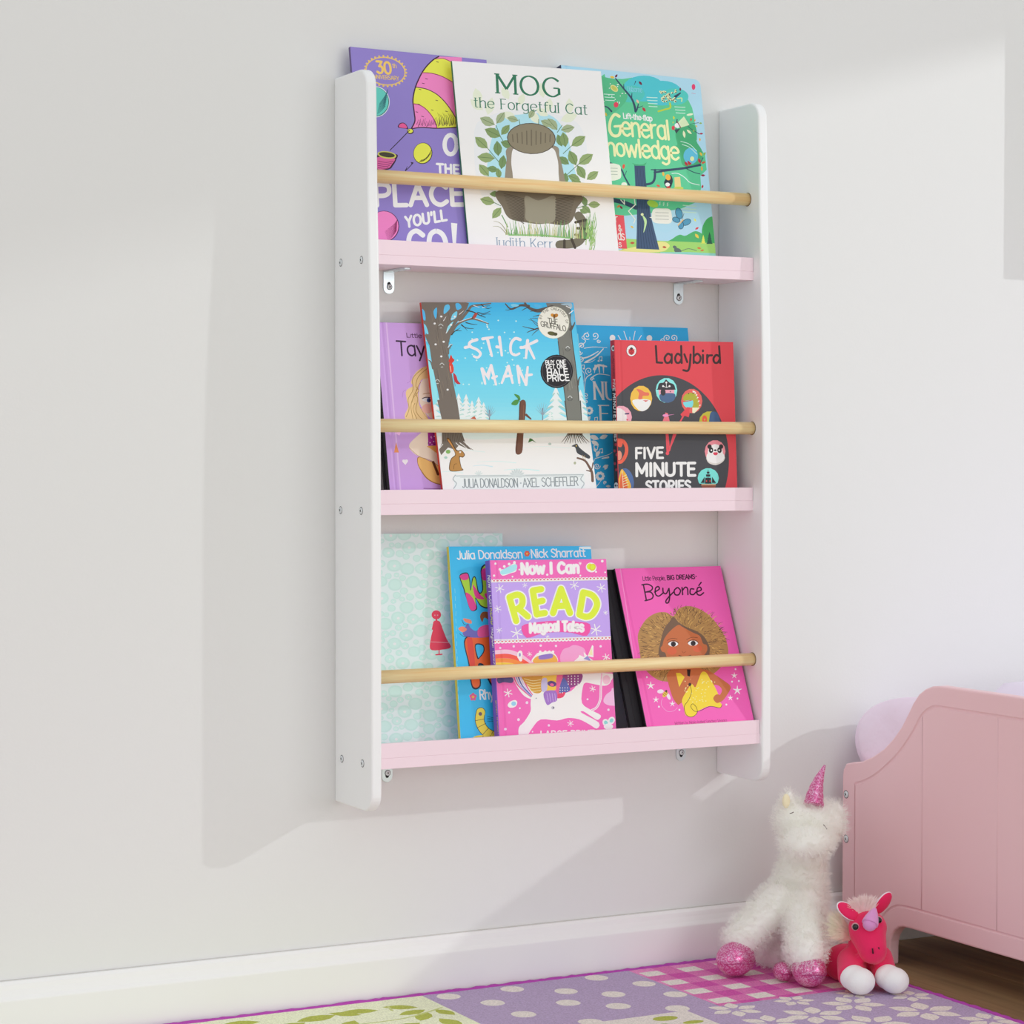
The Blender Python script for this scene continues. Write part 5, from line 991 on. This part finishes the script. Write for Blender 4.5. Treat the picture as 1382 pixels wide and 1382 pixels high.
    c.line([(275, 510), (265, 580), (330, 650), (400, 645), (440, 610)], 4, 'f7a5d0', True); c.text("Written by Maria Isabel Sanchez Vegara", (412, 800), (985, 766), 34, 'a83f7c', 4)
book('bright pink hardback showing a curly-haired girl in yellow, right end of the bottom shelf', 2, (829.9, 767.5), (972.3, 763.9), -0.0170, 0.0072, 'ec5fae', low=(872.9, 981.1), spine='1f1c21', back='ec5fae', art=art_singer)
# ------------------------------------------------------------------ child's bed
M_BED = mat('e0bcc1', 0.42, 0.4, name='dusty_pink_lacquer')
XB = 0.807; BY0, BY1 = -0.0295, -0.8; BC = (BY0 + BY1) / 2
bed = thing('toddler_bed', "dusty pink toddler bed with a scalloped end board beside the bookcase", 'bed', (XB, BC, 0))
half = [(BY0, 0.0), (BY0, -0.016 + Z0), (-0.0315, -0.004 + Z0), (-0.038, 0.005 + Z0), (-0.054, 0.009 + Z0), (-0.077, 0.013 + Z0), (-0.103, 0.023 + Z0), (-0.129, 0.037 + Z0), (-0.151, 0.054 + Z0), (-0.170, 0.073 + Z0), (-0.185, 0.093 + Z0), (-0.197, 0.110 + Z0), (-0.210, 0.124 + Z0), (-0.225, 0.133 + Z0), (-0.240, 0.138 + Z0), (-0.256, 0.140 + Z0)]
arch_ = [(-0.1455, 0.0), (-0.1458, 0.025), (-0.147, 0.035), (-0.151, 0.044), (-0.158, 0.0525), (-0.167, 0.0585), (-0.178, 0.0610), (-0.20, 0.0615)]
mir = lambda q: [(2 * BC - y, z) for y, z in reversed(q)]
top = half[:1] + crom(half[1:], 3) if False else half
outline = half + mir(half) + [(2 * BC - y, z) for y, z in arch_] + list(reversed(arch_))
def end_board(x0, x1, face):
    m = MB(); m.prism(outline, 0, x0, x1)
    me = m.mesh('tmp'); o = bpy.data.objects.new('tmp', me); COL.objects.link(o)
    bv = o.modifiers.new('b', 'BEVEL'); bv.width = 0.003; bv.segments = 3; bv.limit_method = 'ANGLE'; bv.angle_limit = 0.9
    cuts = []
    if face:
        up = [(-0.061, -0.022), (-0.084, -0.015), (-0.110, -0.003), (-0.135, 0.013), (-0.161, 0.032), (-0.182, 0.052), (-0.201, 0.073), (-0.213, 0.090), (-0.225, 0.1005), (-0.237, 0.107), (-0.252, 0.1105), (-0.30, 0.1105)]
        up = crom([(y, z + Z0) for y, z in up], 4); full_up = up + [(2 * BC - y, z) for y, z in reversed(up)]
        lo = [(-0.117, -0.232), (-0.122, -0.217), (-0.130, -0.206), (-0.143, -0.195), (-0.156, -0.188), (-0.171, -0.184), (-0.21, -0.1825)]
        lo = crom([(y, z + Z0) for y, z in lo], 4); full_lo = [(-0.116, 0.0)] + lo + [(2 * BC - y, z) for y, z in reversed(lo)] + [(2 * BC + 0.116, 0.0)]
        frame = [(-0.061, 0.0), (-0.061, -0.022 + Z0)]
        grooves = [full_up, full_lo, frame, [(2 * BC + 0.061, z) for y, z in frame], [(-0.2195, -0.183 + Z0), (-0.2195, 0.0955 + Z0)], [(-0.3825, -0.183 + Z0), (-0.3825, 0.1105 + Z0)], [(2 * BC + 0.2195, -0.183 + Z0), (2 * BC + 0.2195, 0.0955 + Z0)]]
        for i, g in enumerate(grooves):
            cm = MB(); cm.tube([(x0 - 0.0006, y, z) for y, z in g], 0.0026 if i < 2 else 0.0017, 8); cme = cm.mesh('cut'); co = bpy.data.objects.new('cut', cme); COL.objects.link(co)
            b = o.modifiers.new('g%d' % i, 'BOOLEAN'); b.operation = 'DIFFERENCE'; b.object = co; b.solver = 'EXACT'; cuts.append(co)
    dg = bpy.context.evaluated_depsgraph_get(); dg.update()
    out = bpy.data.meshes.new_from_object(o.evaluated_get(dg))
    for c in cuts: bpy.data.objects.remove(c)
    bpy.data.objects.remove(o)
    return out
def bed_part(name, me):
    me.name = name; me.materials.clear(); me.materials.append(M_BED)
    o = bpy.data.objects.new(name, me); COL.objects.link(o); o.parent = bed; o.matrix_parent_inverse = Matrix.Translation((-XB, -BC, 0)); return o
fb = bed_part('end_board', end_board(XB, XB + 0.018, True))
bed_part('end_board', end_board(XB + 1.40, XB + 1.418, False))
def bedmb(name, m, mt=None, bevel=0.002):
    o = m.build(name, mt or M_BED, bed, bevel=bevel); o.matrix_parent_inverse = Matrix.Translation((-XB, -BC, 0)); return o
for y in (BY0 - 0.022, BY1 + 0.004):
    m = MB(); m.box(XB + 0.0182, XB + 1.3998, y, y + 0.018, 0.09, 0.235); bedmb('side_rail', m)
m = MB()
for i in range(12): m.box(XB + 0.03 + i * 0.115, XB + 0.115 + i * 0.115, BY1 + 0.024, BY0 - 0.024, 0.112, 0.124)
bedmb('slats', m, mat('b89b74', 0.6))
for py in (1072, 1132):
    p = at(1142, py, x=XB); s = cross_screw(fb, (XB, p.y, p.z), 'x', 0.0052); s.matrix_parent_inverse = Matrix.Translation((0, 0, 0))
m = MB(); m.box(XB + 0.03, XB + 1.39, BY1 + 0.026, BY0 - 0.026, 0.1245, 0.225)
tag(m.build('mattress', mat('e6e4e6', 0.8), bevel=0.02, seg=4), 'white foam mattress on the slats of the pink bed', 'mattress')

# pillow stuffed against the wall at the near end of the bed
def cushion(c, r, e=0.55, seed=0, n=40, wr=0.006):
    rows = []; rn = random.Random(seed); ph = [rn.random() * 6.28 for _ in range(6)]
    def sp(a, p): return math.copysign(abs(a) ** p, a)
    for i in range(n + 1):
        v = -math.pi / 2 + math.pi * i / n; row = []
        for j in range(2 * n):
            u = 2 * math.pi * j / (2 * n)
            x, y, z = sp(math.cos(v), .8) * sp(math.cos(u), e), sp(math.cos(v), .8) * sp(math.sin(u), e), sp(math.sin(v), 1.0)
            k = wr * math.sin(5 * u + ph[0] + 2 * v) * math.cos(v) + wr * .7 * math.sin(9 * u + ph[1]) * math.cos(v) ** 3
            row.append((c[0] + (r[0] + k) * x, c[1] + (r[1] + k) * y, c[2] + (r[2] + k) * z))
        rows.append(row)
    m = MB(); m.grid(rows, 0, True, True); return m
M_LILAC = mat('e2d2e9', 0.85, 0.2, sheen=0.2, bump=(13, 0.016, 0.7), name='pale_lilac_cotton')
pm = cushion((0.8615, -0.206, 0.3115), (0.0345, 0.200, 0.0755), e=0.5, seed=3, wr=0.004)
pil = tag(pm.build('pillow', M_LILAC), 'pale lilac pillow bulging between the wall and the pink bed end', 'pillow')
# quilt: humped surface behind the end board
rows = []
for i in range(40):
    u = i / 39; x = XB + 0.135 + u * 1.22; row = []
    for j in range(40):
        v = j / 39; y = BY0 - 0.06 - v * 0.66
        edge = min(1, min(u, 1 - u) * 30) ** .5 * min(1, min(v, 1 - v) * 11) ** .5
        z = 0.228 + 0.165 * edge * (0.93 + 0.07 * math.sin(u * 7 + v * 3) + 0.07 * math.sin(v * 6.3 + 1) )
        row.append((x, y, z))
    rows.append(row)
m = MB(); m.grid(rows); n0 = len(rows)
m.grid([[(p[0], p[1], 0.2265) for p in rows[0]], [(p[0], p[1], 0.2265) for p in rows[-1]]], 0, False)
qm = bpy.data.materials.new('quilt_print'); qm.use_nodes = True; nt = qm.node_tree; b = nt.nodes['Principled BSDF']
tc = nt.nodes.new('ShaderNodeTexCoord'); vo = nt.nodes.new('ShaderNodeTexVoronoi'); vo.inputs['Scale'].default_value = 11
cr = nt.nodes.new('ShaderNodeValToRGB'); cr.color_ramp.elements[0].color = albedo('c3a9e0'); cr.color_ramp.elements[0].position = 0.2
cr.color_ramp.elements[1].color = albedo('dcd3e6'); cr.color_ramp.elements[1].position = 0.3
nt.links.new(tc.outputs['Object'], vo.inputs['Vector']); nt.links.new(vo.outputs['Distance'], cr.inputs['Fac']); nt.links.new(cr.outputs['Color'], b.inputs['Base Color']); b.inputs['Roughness'].default_value = 0.9
tag(m.build('quilt', qm), 'white quilt with lilac spots lying on the pink bed', 'quilt')

# ------------------------------------------------------------------ rug
RZ = -0.267 + Z0
RX0, RX1, RY0, RY1 = -0.86, 0.735, -0.0235, -1.25
rug = thing('patchwork_rug', 'patchwork rug in lilac, pink gingham and lime with purple bound edge', 'rug', (0, 0, 0))
m = MB(); m.box(RX0, RX1, RY1, RY0, 0.0004, RZ - 0.0012); m.build('backing', mat('9a8aa2', 0.95), rug)
rc = Canvas(lambda px, py: (px, py), lambda u, v, h: (u, v, RZ - 0.0006 + h), [(1, 0, RX1), (-1, 0, -RX0), (0, 1, RY0), (0, -1, -RY1)], rough=0.95, spec=0.1)
LIL, GRN, CRM, LIME, PK = 'ae9dbb', 'dce0c2', 'dad4cd', 'a9b054', 'cf74ab'
def rect(x0, x1, y0, y1, h):
    if x1 > x0 and y1 > y0: rc.poly([(x0, y0), (x1, y0), (x1, y1), (x0, y1)], h)
rect(RX0, RX1, RY1, RY0, LIL); rect(RX0, 0.116, -0.263, RY0, GRN); rect(0.116, 0.44, -0.263, RY0, LIL)
rect(RX0, 0.06, -0.58, -0.263, 'd9a0c6'); rect(0.06, 0.388, -0.58, -0.263, CRM); rect(0.388, RX1, -0.58, -0.263, LIL); rect(RX0, RX1, RY1, -0.58, GRN)
rect(0.44, RX1, -0.263, RY0, 'd98cba')                             # gingham: stripes both ways
for i in range(8): x = 0.4765 + i * 0.0622; rect(x, x + 0.031, -0.263, RY0, PK); 
for j in range(5): y = -0.0135 - j * 0.0595; rect(0.44, RX1, y - 0.0305 - 0.0295, y - 0.0305, PK) if False else None
for j in range(5):
    y = -0.072 - j * 0.0595; rect(0.44, RX1, max(-0.263, y - 0.0295), y, PK)
for i in range(8):
    for j in range(5):
        x = 0.4765 + i * 0.0622; y = -0.072 - j * 0.0595; rect(x, min(RX1, x + 0.031), max(-0.263, y - 0.0295), y, 'c555a0')
for i in range(9):
    for j in range(5):
        x = 0.4455 + (i) * 0.0622; y = -0.0455 - j * 0.0595
        if x < RX1: rect(x, min(RX1, x + 0.031), max(-0.263, y - 0.0265), y, CRM)
rn = random.Random(12)
def wob(x, y, rx, ry, h, n=10): rc.poly([(x + rx * (1 + .08 * rn.random()) * math.cos(6.2832 * i / n), y + ry * (1 + .08 * rn.random()) * math.sin(6.2832 * i / n)) for i in range(n)], h, True, 3)
for (x, y) in ((0.242, -0.050), (0.182, -0.108), (0.189, -0.182), (0.301, -0.095), (0.271, -0.154), (0.378, -0.044), (0.349, -0.140), (0.321, -0.201), (0.418, -0.106), (0.423, -0.179), (0.384, -0.248), (0.146, -0.048), (0.246, -0.258), (0.14, -0.24)): wob(x, y, 0.0155, 0.0165, CRM)
def flower(x, y, r, n, h, a0=0, fat=.42):
    for i in range(n):
        a = a0 + 360 * i / n; rc.leaf(x + r * .18 * math.cos(math.radians(a)), y + r * .18 * math.sin(math.radians(a)), r * .85, a, h, fat)
for (x, y, r, a) in ((0.447, -0.289, 0.036, 10), (0.545, -0.284, 0.028, 40), (0.522, -0.362, 0.044, 0), (0.604, -0.336, 0.042, 25), (0.663, -0.412, 0.048, 5), (0.565, -0.434, 0.046, 30), (0.708, -0.490, 0.04, 12), (0.70, -0.335, 0.03, 0), (0.64, -0.29, 0.026, 20), (0.45, -0.37, 0.04, 8), (0.45, -0.47, 0.045, 20), (0.62, -0.52, 0.045, 0), (0.52, -0.53, 0.04, 30)): flower(x, y, r, 6, CRM, a, .62)
for i in range(60): wob(0.08 + rn.random() * 0.29, -0.28 - rn.random() * 0.28, .006 + .014 * rn.random(), .006 + .010 * rn.random(), LIME, 8)
for (x, y, l, a) in ((0.083, -0.085, .048, 150), (0.086, -0.100, .045, 195), (0.082, -0.112, .048, 235), (0.098, -0.105, .04, 285), (0.03, -0.075, .05, 165), (0.0, -0.088, .045, 140), (-0.03, -0.072, .06, 190), (-0.02, -0.11, .05, 230), (-0.08, -0.09, .06, 200), (-0.13, -0.06, .05, 170), (0.05, -0.16, .06, 200), (0.0, -0.2, .06, 150), (-0.2, -0.12, .06, 190), (0.09, -0.2, .05, 100)): rc.leaf(x, y, l, a, LIME, .5)
for p in ([(0.11, -0.10), (0.04, -0.13), (-0.05, -0.13)], [(0.05, -0.06), (0.045, -0.085)]): rc.line(p, 0.004, 'bfc685', True)
pile = rc.build('pile', rug)
for mt in pile.data.materials:                                     # cut-pile texture
    nt = mt.node_tree; b = nt.nodes['Principled BSDF']; tc = nt.nodes.new('ShaderNodeTexCoord'); n = nt.nodes.new('ShaderNodeTexNoise'); n.inputs['Scale'].default_value = 420; n.inputs['Detail'].default_value = 3
    bp = nt.nodes.new('ShaderNodeBump'); bp.inputs['Distance'].default_value = 0.003; bp.inputs['Strength'].default_value = 0.6
    hs = nt.nodes.new('ShaderNodeHueSaturation'); hs.inputs['Color'].default_value = b.inputs['Base Color'].default_value
    mr = nt.nodes.new('ShaderNodeMapRange'); mr.inputs['From Min'].default_value = .3; mr.inputs['From Max'].default_value = .7; mr.inputs['To Min'].default_value = .82; mr.inputs['To Max'].default_value = 1.14
    L = nt.links.new; L(tc.outputs['Object'], n.inputs['Vector']); L(n.outputs['Fac'], bp.inputs['Height']); L(bp.outputs['Normal'], b.inputs['Normal']); L(n.outputs['Fac'], mr.inputs['Value']); L(mr.outputs['Result'], hs.inputs['Value']); L(hs.outputs['Color'], b.inputs['Base Color'])
m = MB(); rn = random.Random(2)
def edge_path(a, b):
    n = int((Vector(b) - Vector(a)).length / 0.006); return [Vector(a).lerp(Vector(b), i / n) + Vector((rn.uniform(-.0006, .0006), rn.uniform(-.0006, .0006), rn.uniform(-.0007, .0009))) for i in range(n + 1)]
for a, b in (((RX0, RY0), (RX1, RY0)), ((RX1, RY0), (RX1, RY1)), ((RX1, RY1), (RX0, RY1)), ((RX0, RY1), (RX0, RY0))):
    m.tube(edge_path((a[0], a[1], 0.0046), (b[0], b[1], 0.0046)), 0.0042, 8)
m.build('binding', mat('a5479f', 0.9, 0.1), rug)

# ------------------------------------------------------------------ white plush unicorn
GZ = RZ + 0.0004
def V(px, py, y): return at(px, py, y=y)
plush = thing('plush_unicorn', 'seated fluffy white unicorn toy with glittery pink horn and hooves', 'soft toy', (0.63, -0.12, GZ))
hd = V(1092, 1116, -0.15)
hl = Vector((0.5575, -0.127, GZ + 0.0245)); hr = Vector((0.607, -0.230, GZ + 0.0235))
prims = [('e', hd, (0.039, 0.036, 0.036)), ('e', V(1089, 1136, -0.182), (0.037, 0.029, 0.0235)), ('e', V(1112, 1112, -0.150), (0.026, 0.028, 0.026)), ('e', V(1069, 1108, -0.150), (0.022, 0.026, 0.025)),
         ('e', V(1064, 1081, -0.145), (0.0095, 0.007, 0.016)), ('e', V(1127, 1096, -0.140), (0.014, 0.010, 0.014)),
         ('c', V(1087, 1140, -0.120), 0.0245, V(1080, 1195, -0.125), 0.035), ('c', V(1080, 1190, -0.125), 0.034, V(1072, 1250, -0.112), 0.046), ('e', V(1070, 1275, -0.100), (0.056, 0.052, 0.042)),
         ('c', V(1052, 1218, -0.135), 0.027, hl + Vector((0.012, 0.008, 0.022)), 0.0235), ('c', V(1084, 1222, -0.160), 0.026, hr + Vector((0.0, 0.006, 0.022)), 0.0235)]
body = blob(prims, 0.0035, 8)
FUR = mat('fdfaf4', 1.0, 0.0, gain=1.0, name='cream_plush')
bo = mesh_obj('body', body, FUR, None)
bo.parent = plush; bo.matrix_parent_inverse = Matrix.Translation(-plush.location)
ps = bo.modifiers.new('fur', 'PARTICLE_SYSTEM').particle_system; st = ps.settings
st.type = 'HAIR'; st.count = 5600; st.hair_length = 0.0115; st.hair_step = 3; st.render_step = 3; st.child_type = 'INTERPOLATED'
st.rendered_child_count = 4; st.child_percent = 2; st.clump_factor = 0.75; st.roughness_1 = 0.006; st.roughness_1_size = 0.01; st.roughness_endpoint = 0.004; st.roughness_2 = 0.004
st.root_radius = 0.30; st.tip_radius = 0.12; st.radius_scale = 0.0009; st.use_hair_bspline = False; st.length_random = 0.35; st.factor_random = 0.0009
def glitter(name, h, h2):
    m = bpy.data.materials.new(name); m.use_nodes = True; nt = m.node_tree; b = nt.nodes['Principled BSDF']
    tc = nt.nodes.new('ShaderNodeTexCoord'); vo = nt.nodes.new('ShaderNodeTexVoronoi'); vo.inputs['Scale'].default_value = 750
    nm = nt.nodes.new('ShaderNodeBump'); nm.inputs['Distance'].default_value = 0.0015; nm.inputs['Strength'].default_value = 1.0
    r = nt.nodes.new('ShaderNodeValToRGB'); r.color_ramp.elements[0].color = albedo(h); r.color_ramp.elements[1].color = albedo(h2); r.color_ramp.elements[0].position = .35; r.color_ramp.elements[1].position = .95
    sx = nt.nodes.new('ShaderNodeSeparateColor')
    L = nt.links.new; L(tc.outputs['Object'], vo.inputs['Vector']); L(vo.outputs['Color'], sx.inputs['Color']); L(sx.outputs[0], r.inputs['Fac']); L(r.outputs['Color'], b.inputs['Base Color'])
    L(sx.outputs[1], nm.inputs['Height']); L(nm.outputs['Normal'], b.inputs['Normal'])
    b.inputs['Metallic'].default_value = 0.55; b.inputs['Roughness'].default_value = 0.28; return m
GLIT = glitter('pink_glitter_fabric', 'c8578f', 'f3b3d2')
def adopt(o, root): o.parent = root; o.matrix_parent_inverse = Matrix.Translation(-root.location); return o
def hoof(c, r, ang):
    m = MB(); R = Matrix.Rotation(ang, 3, 'Z'); m.ball(c, r, R, 28, 18)
    o = adopt(m.build('hoof', GLIT), plush)
    s = MB(); s.tube([c + R @ Vector((r[0] * 1.005 * math.sin(t) * .98, -r[1] * 1.008 * math.cos(t), -r[2] * (.12 + .05 * math.sin(3 * t)))) for t in [(-1.2 + 2.4 * i / 16) for i in range(17)]], 0.0006, 6); s.build('seam', mat('a83f74', 0.7), o)
    return o
hoof(hl + Vector((-0.004, -0.002, 0)), (0.030, 0.024, 0.0243), 0.15); hoof(hr, (0.0225, 0.026, 0.0233), 0.1)
hoof(Vector((0.595, -0.185, GZ + 0.0135)), (0.011, 0.016, 0.0133), 0.3)
m = MB(); b0, b1 = V(1098, 1087, -0.165), V(1113, 1033, -0.152)
pth = [b0.lerp(b1, i / 14) + Vector((0.0035, 0, 0)) * math.sin(i / 14 * 3.14) * -1 for i in range(15)]
m.tube(pth, [0.0128 * (1 - (i / 14) ** 1.25) * (1 + .05 * math.sin(i * 2.2)) + 0.0016 for i in range(15)], 20)
adopt(m.build('horn', GLIT), plush)
m = MB(); m.ball(V(1061, 1081, -0.160), (0.006, 0.004, 0.010)); adopt(m.build('ear_lining', mat('e6d9b8', 0.9)), plush)
for p in ([(1066, 1098), (1068.5, 1097.3), (1071, 1096)], [(1111.5, 1113), (1114, 1116), (1116, 1119)]):
    m = MB(); m.tube([V(a, b, -0.199) for a, b in p], 0.0006, 6); adopt(m.build('stitched_eye', mat('5a4a48', 0.8)), plush)

# ------------------------------------------------------------------ small pink plush unicorn, lying
M_VEL = mat('d8245a', 0.75, 0.2, sheen=0.25, bump=(500, 0.0006, 0.4), name='raspberry_velour')
M_PAW = mat('e4e6f0', 0.85, 0.2, sheen=0.3, bump=(500, 0.0006, 0.4), name='white_velour')
foal = thing('plush_unicorn', 'small raspberry pink unicorn toy lying with white front hooves', 'soft toy', (0.66, -0.26, GZ))
pl_ = Vector((0.641, -0.300, GZ + 0.0185)); pr_ = Vector((0.6865, -0.316, GZ + 0.0180))
hp = V(1171, 1252, -0.268)
prims = [('e', hp, (0.0275, 0.025, 0.0235)), ('c', V(1171, 1258, -0.270), 0.0255, V(1178, 1282, -0.290), 0.0195), ('e', V(1179, 1286, -0.288), (0.017, 0.014, 0.010)),
         ('c', V(1165, 1275, -0.250), 0.021, V(1162, 1300, -0.240), 0.026), ('e', V(1142, 1300, -0.215), (0.030, 0.034, 0.027)), ('e', V(1126, 1304, -0.180), (0.024, 0.024, 0.025)),
         ('c', V(1150, 1298, -0.250), 0.021, pl_ + Vector((-0.003, 0.017, 0.003)), 0.0175), ('c', V(1188, 1292, -0.262), 0.017, pr_ + Vector((-0.002, 0.017, 0.002)), 0.0170)]
prims = [q if q[0] == 'e' else q for q in prims]
fb_ = blob(prims, 0.0025, 6)
for v in fb_.vertices: v.co.z = max(v.co.z, GZ)
adopt(mesh_obj('body', fb_, M_VEL, None), foal)
for c, r in ((pl_, (0.0205, 0.0215, 0.0183)), (pr_, (0.0195, 0.0215, 0.0178))):
    hm = blob([('e', c, r), ('e', c + Vector((-0.002, 0.011, 0.0025)), (r[0] * .95, r[1] * .9, r[2] * .96))], 0.002, 4)
    for v in hm.vertices: v.co.z = max(v.co.z, GZ)
    adopt(mesh_obj('hoof', hm, M_PAW, None), foal)
def ear(px, py, y, rot, l=0.0175):
    R = Matrix.Rotation(rot, 3, FWD)
    c = V(px, py, y); m = MB(); m.ball(c, (0.0095, 0.0042, l), R, 18, 12); e = adopt(m.build('ear', M_VEL), foal)
    m = MB(); m.ball(c + Vector((0, 0.0012, 0)), (0.0106, 0.0034, l * 1.06), R, 18, 12); q = m.build('ear_lining', mat('f0d3dc', 0.9), e)
ear(1145, 1230, -0.262, -0.95); ear(1192, 1219, -0.258, 0.62)
M_EYE = mat('0c0a0c', 0.08, 0.6, gain=1.0, name='black_bead')
for px, py, y in ((1154.5, 1251, -0.2905), (1186, 1242, -0.2885)):
    m = MB(); m.ball(V(px, py, y), 0.0042, None, 18, 12); e = adopt(m.build('eye', M_EYE), foal)
    m = MB(); m.ball(V(px, py, y) + FWD * 0.0022, (0.0052, 0.002, 0.0054), Matrix.Rotation(-YAW, 3, 'Z')); q = m.build('eye_rim', mat('b98a90', 0.5), e)
for p in ([(1177.5, 1280), (1178.3, 1287)], [(1185.6, 1278.5), (1187, 1284)]):
    m = MB(); m.tube([V(a, b, -0.3075 + 0.0006 * i) for i, (a, b) in enumerate(p)], 0.0011, 6); adopt(m.build('nostril', mat('4a1526', 0.8)), foal)
m = MB(); b0, b1 = V(1174, 1247, -0.292), V(1181, 1226, -0.285)
m.tube([b0.lerp(b1, i / 10) for i in range(11)], [0.0092 * (1 - (i / 10) ** 1.6) + 0.0022 for i in range(11)], 18); m.ball(b0, 0.0098); adopt(m.build('horn', mat('cf8fc3', 0.8, 0.2, sheen=.4)), foal)
def tuft(name, roots, dirs, n, l, h, parent, seed=0, w=0.0008, spread=0.5):
    rn = random.Random(seed); m = MB()
    for i in range(n):
        k = rn.random() * (len(roots) - 1); j = min(int(k), len(roots) - 2); f = k - j
        a = roots[j].lerp(roots[j + 1], f) + Vector((rn.uniform(-1, 1), rn.uniform(-1, 1), rn.uniform(-1, 1))) * 0.003
        d = (dirs[j].lerp(dirs[j + 1], f) + Vector((rn.uniform(-1, 1), rn.uniform(-1, 1), rn.uniform(-1, 1))) * spread * .5).normalized(); L_ = l * rn.uniform(.6, 1.1)
        sd = d.cross(FWD).normalized() * w; bend = Vector((rn.uniform(-1, 1), rn.uniform(-1, 1), rn.uniform(-1, .5))) * L_ * .2
        p = [a, a + d * L_ * .5 + bend * .3, a + d * L_ + bend]
        m.face([p[0] - sd, p[0] + sd, p[1] + sd * .8, p[1] - sd * .8]); m.face([p[1] - sd * .8, p[1] + sd * .8, p[2]])
    return adopt(m.build(name, mat(h, 0.9, 0.1)), parent)
r0 = [V(1156, 1232, -0.262), V(1164, 1229, -0.264), V(1173, 1229, -0.266)]
tuft('mane', r0, [Vector((-.75, 0, .6)), Vector((-.15, 0, 1)), Vector((.55, 0, .8))], 900, 0.021, 'e9d3d0', foal, 1)
r1 = [V(1147, 1266, -0.245), V(1144, 1258, -0.242), V(1143, 1252, -0.24)]
tuft('mane', r1, [Vector((-1, 0, .15)), Vector((-.9, 0, .45)), Vector((-.75, .1, .8))], 1000, 0.034, 'efdfd0', foal, 3, spread=.35)
